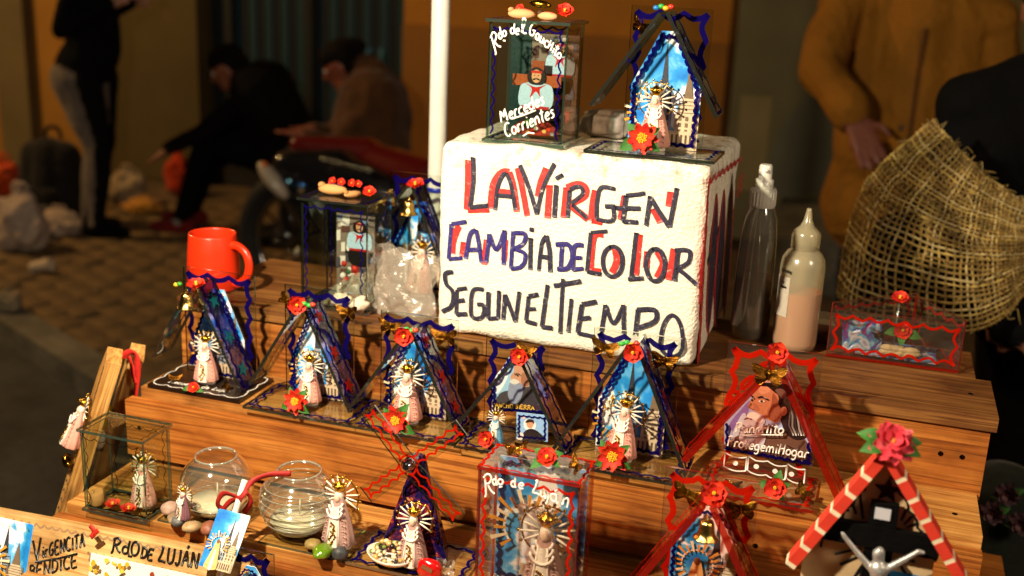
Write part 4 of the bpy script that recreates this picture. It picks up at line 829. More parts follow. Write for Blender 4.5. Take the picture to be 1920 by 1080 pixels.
pieces([lambda m: write(m, 'PancHito', q6(965, 588), q6(1222, 596), .0125, .0019, yw, WH, slant=.12), lambda m: m.stroke([q6(990, 606), q6(1100, 602), q6(1220, 604)], .0016, yw, WH), lambda m: write(m, 'ProtegemiHogar', q6(922, 660), q6(1352, 725), .0135, .0019, yw, WH, slant=.12)], 'lettering', M_PAINT, T6)
pieces([frame((905, 770), (1020, 795)), frame((1030, 790), (1230, 840)), frame((1235, 830), (1330, 860))], 'painted_frame', M_PAINT, T6)
pieces([(lambda m, c=c: m.disc(*q6(*c), .0033, .0033, yw - .0005, WH)) for c in ((967, 752), (1078, 770), (1178, 795), (1265, 810))], 'painted_dot', M_PAINT, T6)
butterfly(T6, (-.002, -.036, .158), .0265, (-.1, 0, 0)); flower(T6, (.004, -.026, .184), .0185, 'hib', (-.3, 0, .1), (), 11); flower(T6, (.02, -.04, .022), .0195, 'hib', (-.3, 0, 0), ((1.4, 1.25), (3.0, 1.2), (-.9, 1.0), (.4, 1.0)), 12); butterfly(T6, (.052, -.036, .02), .0175, (-.6, .2, -.9)); butterfly(T6, (-.03, -.022, .008), .014, (-1.4, 0, .1))
m = MB()
for s in (-1, 1):
    scallop(m, [(s * .002, .15), (s * .052, .085)], .005, -.0004, 0, amp=.007, step=.03, closed=False, side=s)
m.build('inner_border', [M_INKR], T6, (-.002, T6['yb'], .0045))

# ------------------------------------------------------------------ tents elsewhere
T0, ol, orr = tent('glass tent with cathedral card standing on top of the foam block', (-.275, 1.435, FZ1 + .001), (.168, .092), (.106, .180), .176, (.083, .075), (.053, .050), roof_d=.05, pic='church', fig=(-.002, -.002, .088), group=GT, px=.004, ax=.002, card=(.092, .150, .08))
stars_on(orr, '#0a1a30', (.035, .085, .125), .010, -.002); flower(T0, (-.010, -.036, .024), .0245, 'daisy', (-.1, 0, 0), ((2.5, 1.0), (.6, .9), (-2.6, 1.3), (-.6, 1.0)), 13); butterfly(T0, (-.028, -.02, .160), .021, (-.2, .5, .9)); bead_knot(T0, (.004, -.02, .184), ['#2070b8', '#30a048', '#d8a018', '#c83020'])
c = ony(775, 352, 1.52)
T9, ol, orr = tent('glass tent with bell half hidden between tall case and foam block', (c.x - .002, 1.535, Z1 + .001), (.13, .085), (.104, .182), .172, (.078, .066), (.07, .02), pic='church', fig=(.012, -.004, .09), group=GT, px=0, ax=0, card=(.086, .14, .07))
bell(T9, (.004, -.034, .135), .021); bell(T9, (-.03, -.026, .145), .019); flower(T9, (.012, -.03, .178), .02, 'hib', (-1.2, 0, 0), (), 14)
# seventh: red tent on the lower step
T7, ol, orr = tent('red edged tent with bell and printed card beside the tall red case', (-.130, 1.145, Z3 + .0006), (.138, .09), (.106, .166), .150, (.09, .08), (.0, .0), tint='red', pic=None, group='glass tents with a portrait', px=0, ax=.002)
yb = T7['yb']; m, mats = card_church(.084, .128, .085, .3, rays=False, printed_figure=True); m.build('picture_card', mats, T7, (.003, yb - .003, .0045))
bell(T7, (.004, -.02, .114), .022); butterfly(T7, (-.026, yb - .006, .144), .024, (0, .3, 0)); butterfly(T7, (.036, yb - .006, .137), .024, (0, -.2, 0)); flower(T7, (.006, yb - .022, .158), .0225, 'hib', (-.6, 0, .1), (), 15)
# small tent whose tip alone reaches into view at the front
c = ony(457, 1075, 1.035)
T8, ol, orr = tent('small glass tent topped with a red flower below the ribboned card', (c.x, 1.035, .7728), (.10, .08), (.06, .08), c.z - .783, (.05, .05), (.0, .0), pic='church', fig=None, group=None, card=(.05, .06, .03))
flower(T8, (.0, -.02, c.z - .778), .0185, 'hib', (-.3, 0, 0), ((3.0, .9),), 16)

# ------------------------------------------------------------------ glass cases
def case(label, loc, w, d, h, glass, edge, ink, group='glass cases', scal=True, lid=.004, name='glass_case', sw=.0034):
    K = thing(name, label, 'souvenir case', loc, 0, group); t = .003
    plate_base(K, w + 2 * lid, d + 2 * lid, .004, glass, edge, ink); zb = .0045; z1 = h - .0045
    def wall(nm, x0, x1, y0, y1, ax):
        m = MB(); m.box(x0, x1, y0, y1, zb, z1, '#ffffff', 0, 1, ax)
        if scal:
            if ax == 1:
                i = .006; yy = y0 - .0003
                for xx, sd in ((x0 + i, -1), (x1 - i, 1)): scallop(m, [(xx, zb + i), (xx, z1 - i)], sw, yy, 2, amp=.004, step=.018, closed=False, side=sd)
                scallop(m, [(x0 + i, z1 - i), (x1 - i, z1 - i)], sw, yy, 2, amp=.004, step=.018, closed=False, side=-1)
        m.build(nm, [glass, edge, ink], K)
    wall('front_pane', -w / 2, w / 2, -d / 2, -d / 2 + t, 1); wall('back_pane', -w / 2, w / 2, d / 2 - t, d / 2, 1); wall('side_pane', -w / 2, -w / 2 + t, -d / 2 + t + .0005, d / 2 - t - .0005, 0); wall('side_pane', w / 2 - t, w / 2, -d / 2 + t + .0005, d / 2 - t - .0005, 0)
    m = MB(); m.M = Matrix.Rotation(-PI / 2, 4, 'X'); m.box(-w / 2 - lid, w / 2 + lid, -h, -h + .004, -d / 2 - lid, d / 2 + lid, '#ffffff', 0, 1); scallop(m, [(-w / 2, -d / 2), (w / 2, -d / 2), (w / 2, d / 2), (-w / 2, d / 2)], sw * .9, -h - .0003, 2, amp=.003, step=.016); m.build('lid', [glass, edge, ink], K)
    return K
def gaucho(mb, x, z, s, y):
    """a printed man with moustache, head band and red scarf"""
    mb.blob([(x - .36 * s, z + .02 * s), (x - .4 * s, z + .5 * s), (x - .2 * s, z + .62 * s), (x + .2 * s, z + .62 * s), (x + .42 * s, z + .5 * s), (x + .36 * s, z + .02 * s)], y, '#a8c4dc')
    mb.blob([(x - .16 * s, z + .6 * s), (x - .22 * s, z + .85 * s), (x, z + 1.0 * s), (x + .22 * s, z + .85 * s), (x + .18 * s, z + .6 * s)], y, '#1c1210'); mb.disc(x, z + .78 * s, .12 * s, .16 * s, y, '#c8946c'); mb.flat([(x - .14 * s, z + .85 * s), (x + .14 * s, z + .85 * s), (x + .13 * s, z + .91 * s), (x - .13 * s, z + .91 * s)], y, '#b02018')
    mb.stroke([(x - .08 * s, z + .70 * s), (x, z + .73 * s), (x + .08 * s, z + .70 * s)], .035 * s, y - .002, '#1c1210')
    for q in (-1, 1): mb.disc(x + q * .05 * s, z + .80 * s, .018 * s, .012 * s, y, '#181010')
    mb.blob([(x - .26 * s, z + .6 * s), (x, z + .52 * s), (x + .26 * s, z + .6 * s), (x + .1 * s, z + .48 * s), (x + .12 * s, z + .3 * s), (x, z + .42 * s), (x - .14 * s, z + .26 * s), (x - .1 * s, z + .48 * s)], y, '#b81c14')
    mb.blob([(x - .34 * s, z + .02 * s), (x + .34 * s, z + .02 * s), (x + .3 * s, z - .45 * s), (x - .3 * s, z - .45 * s)], y, '#1a1614'); mb.flat([(x - .35 * s, z), (x + .35 * s, z), (x + .35 * s, z + .07 * s), (x - .35 * s, z + .07 * s)], y, '#a82018')
def gaucho_card(w, h, cross=True, seed=1):
    m = MB(); m.prism([(0, 0), (w, 0), (w, h), (0, h)], 0, .001, '#7a6a60'); r = random.Random(seed)
    for i in range(46):
        a, b = r.uniform(.08, .22) * w, r.uniform(.05, .14) * h; x, z = r.uniform(0, w - a), r.uniform(0, h - b); m.flat([(x, z), (x + a, z + b * .1), (x + a, z + b), (x, z + b * .9)], 0, r.choice(['#b8a8a0', '#8a2a20', '#d8d0c8', '#2a2426', '#48424c', '#c86a58', '#e0d8d4', '#5a3a34', '#7080a0']))
    gaucho(m, w * .62, h * .58, h * .36, 0)
    return m
K1 = case('glass case lettered in white with cross card on the foam block', (-.446, 1.448, FZ1 + .001), .106, .084, .160, M_GLASS, M_EDGEG, M_INKB, sw=.0024)
m = MB(); m.box(-.048, -.018, .0345, .0355, .006, .153, '#1d3a38'); m.build('dark_reflection', M_PRINT, K1); m = gaucho_card(.066, .132); m.build('picture_card', [M_PRINT], K1, (-.016, .030, .008)); m = MB(); m.box(.0492, .0502, -.036, .036, .006, .153, '#4a1418'); m.build('side_lining', M_REDGL, K1)  # dark green strip stands in for the reflection inside the case
m = MB(); y = .0  # cross figure card
m.prism([(-.008, .02), (.009, .02), (.009, .1), (-.008, .1)], y, y + .0012, '#8a3f18'); m.prism([(-.034, .066), (.034, .066), (.034, .081), (-.034, .081)], y - .0015, y - .0003, '#9a4a1e'); m.ly = 40; gaucho(m, .0, .036, .056, y - .0016); m.blob([(-.03, .002), (.03, .002), (.028, .014), (.01, .022), (-.012, .02), (-.028, .012)], y - .0016, '#8a2a1a'); m.blob([(-.02, .01), (-.008, .022), (.004, .012)], y - .0016, '#3a6a28')
for i in range(10): m.disc(-.026 + i * .0058, .004 + (i % 3) * .003, .003, .0026, y - .0018, ['#c8341c', '#e0d8d0', '#a82018', '#d8a858'][i % 4])
m.build('cross_card', [M_PRINT], K1, (.0, .008, .006))
m = MB(); yw = -.0426
def q1(cx, cy): P = ony(900 + cx / 3.724, cy / 3.724, 1.448 + yw); return (P.x + .446, P.z - FZ1 - .001)
for s, a, b, h_ in (('R', (105, 365), (150, 325), .024), ('d', (135, 278), (162, 258), .015), ('o', (163, 258), (188, 246), .013), ('d', (212, 235), (245, 236), .014), ('e', (246, 240), (276, 242), .014), ('l', (285, 236), (330, 236), .02), ('G', (336, 240), (386, 262), .018), ('a', (384, 270), (412, 285), .015), ('u', (414, 288), (440, 308), .015), ('c', (445, 318), (470, 335), .015), ('H', (472, 335), (498, 358), .012), ('i', (500, 365), (512, 378), .014), ('t', (512, 372), (535, 392), .014), ('o', (535, 400), (562, 415), .013), ('Mercedes', (150, 858), (455, 725), .017), ('Corrientes', (180, 960), (525, 815), .018)): pieces([lambda m: write(m, s, q1(*a), q1(*b), h_, .0023, yw, '#ece8e0')], 'lettering', M_PAINT, K1)
m.stroke([q1(225, 830), q1(300, 805), q1(390, 770)], .002, yw, '#ece8e0'); m.stroke([q1(300, 950), q1(340, 925), q1(380, 932)], .002, yw, '#ece8e0'); m.stroke([q1(160, 282), q1(178, 285)], .002, yw, '#ece8e0'); m.build('lettering', M_PAINT, K1)
def slipper(K, loc, L, cols, rz, name='miniature_slipper'):
    m = MB(); m.ell((0, 0, .35), (1, .42, .36), cols[0], 0, 16, 8); m.ell((.1, 0, .52), (.72, .2, .22), cols[1], 0, 14, 6); m.ell((-.75, 0, .6), (.25, .3, .2), cols[2], 0, 10, 6); return obj(name, m.mesh(name, M_MATTE), K, loc, rz, L)
slipper(K1, (-.018, -.016, .160), .0185, ('#d09a68', '#b8301c', '#c88a58'), .1); slipper(K1, (.016, -.010, .160), .015, ('#d8a070', '#b8301c', '#4a3020'), -.2); flower(K1, (.040, -.014, .172), .0165, 'hib', (-.7, 0, .2), (), 17); flower(K1, (-.028, .01, .170), .012, 'hib', (-.5, 0, -.4), (), 18)
m = MB(); m.M = Matrix.Rotation(.1, 4, 'Y'); m.ell((0, 0, 0), (.016, .006, .005), '#b88a28', 0, 14, 6); m.build('gold_tuft', M_GOLD, K1, (0, .006, .1795))
rock = MB(); vs = []; 
bm = bmesh.new(); bmesh.ops.create_icosphere(bm, subdivisions=4, radius=1)
for v in bm.verts:
    p = v.co; q = V(math.copysign(abs(p.x) ** .6, p.x), math.copysign(abs(p.y) ** .6, p.y), math.copysign(abs(p.z) ** .55, p.z)); k = 1 + .18 * noise.noise(p * 2.1 + V(3, 1, 2)) + .06 * noise.noise(p * 7); v.co = V(q.x * .040 * k, q.y * .026 * k, q.z * .0185 * k)
rock.add([v.co for v in bm.verts], [[v.index for v in f.verts] for f in bm.faces], '#8a8078', 0, True); bm.free()
tag(rock.build('grey_stone', M_STONE, None, (-.362, 1.545, FZ1 + .0195)), 'rough grey stone lying behind the glass case on the foam block', 'stone')

K2 = case('smoky glass case with red blouse man card and slippers on its lid', (-.7275, 1.452, Z1 + .001), .106, .082, .164, M_GLASS, M_EDGE, M_INKB, sw=.002)
m = gaucho_card(.062, .128, seed=5); m.build('picture_card', [M_PRINT], K2, (-.018, .004, .008))
m = MB()
for i in range(9): m.ell((random.uniform(-.008, .02), random.uniform(.0, .012), .012 + i * .006), (.005, .005, .005), ['#b81c14', '#d8d0c8', '#2a5a28', '#c82a1c'][i % 4], 0, 8, 5)
m.tube([(.004, .012, .004), (.006, .01, .07)], .002, '#3a6a28', 0, 5); m.build('flower_stem', M_PETAL, K2)
slipper(K2, (-.020, -.004, .164), .0225, ('#c89458', '#3a2438', '#b8844c'), .1); slipper(K2, (.014, -.008, .164), .0145, ('#c08a50', '#2a1820', '#a87840'), 1.0)
for i, (x, c_) in enumerate(((-.026, '#c8281c'), (-.012, '#d03828'), (.004, '#c84a98'), (.014, '#d860a8'))): flower(K2, (x, .008, .181), .009, 'hib', (-.5, 0, .3 * i), (), 20 + i)
flower(K2, (.040, -.006, .174), .014, 'hib', (-.8, 0, .3), (), 25)

KL = case('clear glass case with figurine, cork and red flowers on lower step', (-.880, 1.122, Z3 + .0006), .094, .058, .116, M_GLASS, M_EDGEG, M_INKK, lid=.003, sw=.0011)
figure(KL, (.022, .004, .0045), .076, 'pink'); flower(KL, (-.012, -.018, .008), .016, 'hib', (-1.5, 0, 0), (), 26); flower(KL, (.014, -.02, .008), .016, 'hib', (-1.45, 0, 1), (), 27)
m = MB(); m.lathe([(.0085, 0), (.0095, .002), (.0095, .015), (.0085, .017)], '#b8854a', 0, 16); m.build('cork', M_MATTE, KL, (-.038, -.016, .0048))

KR = case('tall red edged case lettered in white with a large robed figurine', (-.3185, 1.110, Z3 + .0006), .118, .064, .174, M_ACRYL, M_EDGER, M_INKR, lid=.001)
m, mats = card_church(.108, .158, .156, .99, rays=False, tall=False); m.build('picture_card', mats, KR, (.0, .025, .006)); m = MB(); sunburst(m, -.016, .075, .05, 0, 17); m.build('sunburst', M_PRINT, KR, (.004, .018, .006)); figure(KR, (.016, -.004, .0045), .120, 'mauve')
m = MB(); yw = -.0326
def qr(cx, cy): P = ony(860 + cx / 3.31, 800 + cy / 3.31, 1.110 + yw); return (P.x + .3185, P.z - Z3 - .0006)
for s, a, b, h_ in (('R', (165, 420), (225, 415), .024), ('d', (212, 362), (240, 362), .013), ('o', (246, 362), (280, 358), .012), ('d', (325, 372), (355, 378), .013), ('e', (370, 382), (405, 390), .013), ('L', (455, 410), (505, 425), .017), ('u', (505, 430), (540, 446), .016), ('j', (545, 450), (560, 458), .016), ('á', (565, 452), (615, 476), .017), ('n', (640, 478), (680, 505), .018)): pieces([lambda m: write(m, s, qr(*a), qr(*b), h_, .0023, yw, '#ece8e0')], 'lettering', M_PAINT, KR)
write(m, 'Virgencita', qr(190, 985), qr(560, 1010), .016, .0022, yw, '#ece8e0'); m.stroke([qr(252, 375), qr(272, 372)], .002, yw, '#ece8e0'); m.build('lettering', M_PAINT, KR)
flower(KR, (.012, -.004, .184), .018, 'hib', (-.9, 0, .1), ((2.6, 1.2), (.5, 1.2), (-2.4, 1.4), (-.5, 1.1)), 28); butterfly(KR, (-.030, .006, .182), .0155, (-1.0, 0, .4)); butterfly(KR, (.048, -.014, .186), .018, (-.5, .2, -.9))

# ------------------------------------------------------------------ things on the top step
mug = thing('mug', 'bright orange mug at the end of the top step', 'mug', (-.946, 1.437, Z1 + .0006), -.15); mug.scale = (1.04, 1.04, .96)
m = MB(); m.lathe([(.001, .004), (.034, .004), (.0365, .0), (.0385, .004), (.0385, .03), (.0368, .06), (.0345, .088), (.0338, .0905), (.0322, .0905), (.0316, .088), (.034, .06), (.0355, .03), (.034, .010), (.001, .008)], '#d8300e', 0, 48, caps=False); m.build('cup', M_PLAST, mug)
m = MB(); m.M = Matrix.Translation((.034, 0, 0)) @ Matrix.Scale(.75, 4, V(0, 1, 0)); m.tube(cr([(-.002, 0, .074), (.012, 0, .076), (.028, 0, .066), (.033, 0, .046), (.027, 0, .026), (.012, 0, .014), (.002, 0, .014)], 4), .0068, '#d8300e', 0, 10); m.build('handle', M_PLAST, mug)

def film(pts_fn, nu, nv): 
    m = MB(); vs = [pts_fn(i / nu, j / nv) for i in range(nu + 1) for j in range(nv + 1)]; fs = [(i * (nv + 1) + j, (i + 1) * (nv + 1) + j, (i + 1) * (nv + 1) + j + 1, i * (nv + 1) + j + 1) for i in range(nu) for j in range(nv)]; m.add(vs, fs, '#ffffff', 0, True); return m
pb = thing('plastic_bag', 'crumpled clear plastic bag beside the foam block', 'bag', (-.628, 1.425, Z1))
def bagp(sd):
    def f(u, v):
        x = -.042 + .092 * u + .006 * math.sin(v * 9); z = .001 + .095 * v * (1 - .15 * u) + .008 * math.sin(u * 7 + sd); p = V(x * 30, z * 30, sd); b = math.sin(PI * min(max(u, .02), .98)) * math.sin(PI * min(v + .15, 1) * .9)
        return (x, sd * .016 * b + .006 * noise.noise(p * 1.3) + .004 * noise.noise(p * 3) + .02 * v, z + .004 * noise.noise(p * 2))
    return f
film(bagp(-1), 34, 30).build('front_film', M_BAG, pb); film(bagp(1), 34, 30).build('back_film', M_BAG, pb)
def bag2(u, v):
    a = .2 + u * 2.6; r = .02 + .035 * v; p = V(u * 7, v * 6, 3); return (-.05 - .05 * v + .02 * math.cos(a) * 1.4, -.005 + .02 * math.sin(a) + .01 * noise.noise(p), .002 + .055 * math.sin(PI * u) * (1 - .4 * v) + .014 * noise.noise(p * 1.7))
film(bag2, 26, 22).build('crumpled_end', M_BAG, pb)
m = MB()
for c_ in ((-.085, -.018, .05), (-.056, -.02, .048)):
    bm = bmesh.new(); bmesh.ops.create_icosphere(bm, subdivisions=3, radius=1)
    for v in bm.verts: k = 1 + .5 * noise.noise(v.co * 1.8 + V(*c_) * 90); v.co = V(v.co.x * .016 * k, v.co.y * .01 * k, v.co.z * .0105 * k)
    m.M = Matrix.Translation(c_) @ Matrix.Rotation(-.3, 4, 'Y'); m.add([v.co for v in bm.verts], [[v.index for v in f.verts] for f in bm.faces], '#d8c4ae', 0, True); bm.free()
o = m.build('tissue_scrap', M_MATTE, pb)
for v in o.data.vertices: v.co.z -= .03

sb = thing('spray_bottle', 'clear spray bottle of pale liquid beside the foam block', 'bottle', (-.143, 1.56, Z1 + .0006), .2)
prof = [(.021, 0), (.026, .004), (.0275, .02), (.0270, .10), (.0252, .15), (.0225, .175), (.0165, .190), (.0150, .196)]
m = MB(); m.lathe(prof, '#ffffff', 0, 36, caps=False); m.build('bottle_body', M_CLEARPL, sb)
m = MB(); m.lathe([(.0205, .003), (.0250, .006), (.0262, .02), (.0258, .09)], '#8a8062', 0, 32); m.build('liquid', see_through('weak_liquid', '#cfc6a4', .05, op=.12, diff='#a89a70'), sb)
m = MB(); m.lathe([(.0172, .190), (.0178, .192), (.0178, .214), (.0165, .217)] , '#b8b4a8', 0, 30); 
for i in range(24): a = 2 * PI * i / 24; m.box(.0176 * math.cos(a) - .0007, .0176 * math.cos(a) + .0007, .0176 * math.sin(a) - .0007, .0176 * math.sin(a) + .0007, .193, .213, '#c4c0b4')
m.build('collar', M_PLAST, sb); m = MB(); m.lathe([(.0125, .217), (.0125, .228), (.0095, .230), (.0090, .246), (.0078, .249)], '#c8c4ba', 0, 24); m.build('pump_head', M_PLAST, sb); m = MB(); m.tube([(0, 0, .242), (.0, -.012, .242)], .0028, '#d0ccc0', 0, 8); m.build('nozzle', M_PLAST, sb); m = MB(); m.tube([(0, 0, .19), (.004, .002, .01)], .0018, '#d8d4c8', 0, 6); m.build('dip_tube', M_CLEARPL, sb)
cb = thing('squeeze_bottle', 'milky squeeze bottle half full of orange cream beside the spray bottle', 'bottle', (-.078, 1.538, Z1 + .0006), .3)
prof = [(.024, 0), (.029, .003), (.0305, .012), (.0305, .118), (.0285, .130), (.0225, .139), (.0165, .143)]
m = MB(); m.lathe(prof, '#ffffff', 0, 40, caps=False); m.build('bottle_body', M_MILK, cb); m = MB(); m.lathe([(.023, .002), (.0288, .005), (.0298, .012), (.0298, .083)], '#c4602c', 0, 36); m.build('cream', M_PLAST, cb)
m = MB(); m.lathe([(.0190, .143), (.0195, .145), (.0195, .163), (.017, .168), (.010, .174), (.0062, .182), (.0036, .196), (.0032, .1985), (.0012, .199)], '#c8bc94', 0, 30, caps=False); m.build('nozzle_cap', M_MILK, cb)
m = MB(); m.M = Matrix.Rotation(-1.15, 4, 'Z') 
vs = []; 
for i in range(9):
    a = -PI / 2 - .42 + .84 * i / 8; vs += [(.0309 * math.cos(a), .0309 * math.sin(a), .05), (.0309 * math.cos(a), .0309 * math.sin(a), .106)]
m.add(vs, [(2 * i, 2 * i + 2, 2 * i + 3, 2 * i + 1) for i in range(8)], '#b8b0a0', 0, True); m.build('sticker', M_PRINT, cb)
m = MB(); m.M = Matrix.Rotation(-1.0, 4, 'Z'); write(m, 'crema', (-.008, .112), (.010, .112), .007, .0012, -.0309, '#181410'); m.box(-.006, .004, -.0316, -.0312, .09, .093, '#181410'); m.ell((-.002, -.0313, .098), (.0015, .0004, .0015), '#181410'); m.build('lettering', M_PAINT, cb)

bx_ = thing('carton_box', 'small brown lettered carton behind the squeeze bottle', 'box', (-.018, 1.60, Z1 + .0004), .05)
m = MB(); m.box(-.04, .022, -.02, .02, 0, .026, '#6a4428'); m.build('carton', M_MATTE, bx_); m = MB(); m.box(-.04, .022, -.02, .02, .0265, .034, '#a89a78'); m.build('lid', M_MATTE, bx_); m = MB(); write(m, 'STIER', (-.034, .006), (.004, .006), .009, .0012, -.0203, '#2a1608'); m.build('lettering', M_PAINT, bx_)

tc_ = thing('triangular_case', 'low three sided red painted glass case with shell and flowers', 'souvenir case', (.05, 1.52, Z1 + .0006))
A, B, Cc = V(-.083, 0, 0), V(.088, .004, 0), V(.03, .105, 0)
def tri_pane(a, b, h0, nm):
    d = (b - a); L = d.length; ang = math.atan2(d.y, d.x); m = MB(); m.box(0, L, 0, .0025, .0035, h0, '#ffffff', 0, 1); i = .006
    scallop(m, [(i, .0035 + i), (L - i, .0035 + i), (L - i, h0 - i), (i, h0 - i)], .0036, -.0003, 2, amp=.006, step=.024); m.build(nm, [M_ACRYL, M_EDGER, M_INKR], tc_, a, ang)
tri_pane(A, B, .068, 'front_pane'); tri_pane(B + V(.001, .004, 0), Cc, .072, 'side_pane'); tri_pane(Cc + V(-.004, .002, 0), A + V(0, .005, 0), .076, 'side_pane')
m = MB(); m.M = Matrix.Rotation(-PI / 2, 4, 'X'); m.prism([(A.x, A.y), (B.x, B.y), (Cc.x, Cc.y)], -.003, 0, '#ffffff', 0, 1); m.build('base', [M_REDGL, M_EDGER], tc_)
m = MB(); m.M = Matrix.Translation((.0, .03, .008)) @ Matrix.Rotation(.12, 4, 'X'); m.box(-.045, .06, -.02, .03, 0, .0015); m.build('mirror_tile', M_FOIL, tc_); m = MB(); m.M = Matrix.Translation((-.04, .02, .03)) @ Matrix.Rotation(.5, 4, 'Z') @ Matrix.Rotation(-.25, 4, 'X'); m.box(-.028, .03, 0, .001, -.02, .02); m.build('foil_sheet', M_FOIL, tc_)
m = MB()
for i in range(12): m.ell((.012 + .016 * math.cos(i * .5), .012, .016 + .004 * math.sin(i * 2)), (.012, .006, .005), '#cbb890', 0, 8, 5)
m.build('shell', M_STONE, tc_); flower(tc_, (.012, .012, .046), .0185, 'hib', (-.5, 0, 0), ((3.4, 1.5), (-.3, 1.6), (-1.6, 1.3)), 30); f = flower(tc_, (.004, .055, .078), .018, 'hib', (-1.1, 0, 0), (), 31); m = MB(); m.tube([(.004, .055, .004), (.004, .055, .075)], .0016, '#c8b8a8', 0, 6); m.build('stem', M_CLEARPL, tc_); butterfly(tc_, (-.018, .03, .03), .012, (-.8, 0, .4))

# ------------------------------------------------------------------ lower step
def bowl(label, loc, R, ribs, mats, ra_=.004):
    b = thing('glass_bowl', label, 'candle holder', loc, 0, 'round glass candle holders'); pr = []
    n = 150
    for i in range(n + 1):
        t = i / n; a = -PI / 2 + .35 + t * (PI - .35 - .62); rr = R * math.cos(a) * 1.02; z = R * .96 * (1 + math.sin(a)) - R * .05; k = 1 + (ra_ * math.sin(t * ribs * 2 * PI) if .08 < t < .82 else 0); pr.append((rr * k, z))
    top = pr[-1]; pr += [(top[0] - .0005, top[1] + .003), (top[0] - .0022, top[1] + .0035), (top[0] - .003, top[1])]
    m = MB(); m.lathe(pr, '#ffffff', 0, 56, caps=False); m.lathe([(.001, pr[0][1] - .001), (pr[0][0], pr[0][1])], '#ffffff', 0, 56, caps=False); m.build('glass', mats, b)
    k0 = 0
    for q in range(2, 11 if ra_ > .01 else 5):
        i_ = int(n * q / 12.5); r0, z0 = pr[i_]; m = MB(); m.tube([((r0 + .0002) * math.cos(2 * PI * j / 48), (r0 + .0002) * math.sin(2 * PI * j / 48), z0 + .0008 * math.sin(2 * PI * j / 48 + q)) for j in range(48)], .0008, '#ffffff', 0, 5, True); m.build('rib_highlight', M_RING, b)  # whitish rings draw the highlights along the glass ribs
    m = MB(); m.tube([((top[0] - .0012) * math.cos(2 * PI * j / 48), (top[0] - .0012) * math.sin(2 * PI * j / 48), top[1] + .0028) for j in range(48)], .0014, '#ffffff', 0, 6, True); m.build('rim', M_RING, b)
    m = MB(); m.lathe([(R * .52, .004), (R * .72, R * .3), (R * .78, R * .40), (R * .2, R * .41)], '#ddd2b8', 0, 36); m.build('candle_wax', vc('candle_wax', .4, namp=.08), b); m = MB(); m.tube([(0, 0, R * .5), (.001, 0, R * .95)], .0011, '#e0d8c4', 0, 5); m.build('wick', M_MATTE, b)
    return b
M_RING = see_through('pale_highlight_glass', '#e8ece0', .08, op=.22, diff='#e4e6d8', ior=1.5, gain=5.0)  # pale body colour stands in for highlights on ribs and rim
M_BOWL = see_through('blown_glass', '#f0f3ec', .07, op=.05, diff='#d8e0d0', ior=1.5, gain=4.5)
zb = Z3 + .0004
for lab, xs in (('thin glass plate under the bowl with pebbles', (-.824, -.712)), ('thin glass plate under the ribbed bowl and green stone', (-.676, -.548))):
    o = thing('glass_plate', lab, 'plate', ((xs[0] + xs[1]) / 2, 1.143, zb)); plate_base(o, xs[1] - xs[0], .078, .003, M_GLASS, M_EDGEG, M_GLASS, 'sheet')
zp = zb + .0037
B1 = bowl('smooth round glass candle bowl with a small purple figurine', (-.762, 1.148, zp), .0465, 5, M_BOWL); B2 = bowl('ribbed round glass candle bowl behind the green stone', (-.640, 1.146, zp), .0485, 10, M_BOWL, .034)
figure(B1, (-.020, -.047, .012), .048, 'purple', rot=(-.05, 0, -.25), foot=False)
def pebble(label, px, r, col, seed, mat=M_STONE, z=zp, cat='pebble', grp='pebbles by the glass bowls'):
    c_ = onz(px[0], px[1], z + r[2]); m = MB(); bm = bmesh.new(); bmesh.ops.create_icosphere(bm, subdivisions=3, radius=1)
    for v in bm.verts: k = 1 + .16 * noise.noise(v.co * 1.5 + V(seed, 0, 0)); v.co = V(v.co.x * r[0] * k, v.co.y * r[1] * k, v.co.z * r[2] * min(k, 1.02))
    m.add([v.co for v in bm.verts], [[v.index for v in f.verts] for f in bm.faces], col, 0, True); bm.free()
    return tag(m.build('pebble', mat, None, c_, seed), label, cat, grp)
pebble('pale pink veined pebble between glass case and bowl', (319, 953), (.0125, .011, .009), '#b0907c', 1); pebble('brown pebble behind the dark grey one', (329, 972), (.0125, .010, .0075), '#8a7458', 2); pebble('dark grey pebble in front of the bowl', (334, 978), (.0095, .0085, .0075), '#5a5a58', 3); pebble('flat tan pebble in front of the bowl', (360, 988), (.0125, .010, .0075), '#a0845c', 4); pebble('reddish pebble behind the ribboned card', (392, 990), (.0125, .010, .0085), '#8a5038', 5); pebble('olive pebble behind the polished green stone', (587, 1020), (.011, .010, .006), '#8a7440', 6); pebble('dark rough pebble beside the polished green stone', (638, 1038), (.0095, .008, .009), '#3a3c40', 7)
M_GEM = vc('polished_green_glass', .06, namp=.2, nscale=120, coat=.8); pebble('polished green glass stone in front of the ribbed bowl', (605, 1033), (.0155, .012, .0075), '#5a7a10', 8, M_GEM)
P = onz(637, 1024, zp)
S = thing('robed_statuette', 'free standing mauve robed statuette with ray halo beside ribbed bowl', 'statuette', (P.x, P.y, zp + .0075), -.1); S.scale = (.093,) * 3; figure_parts(S, 'mauve')
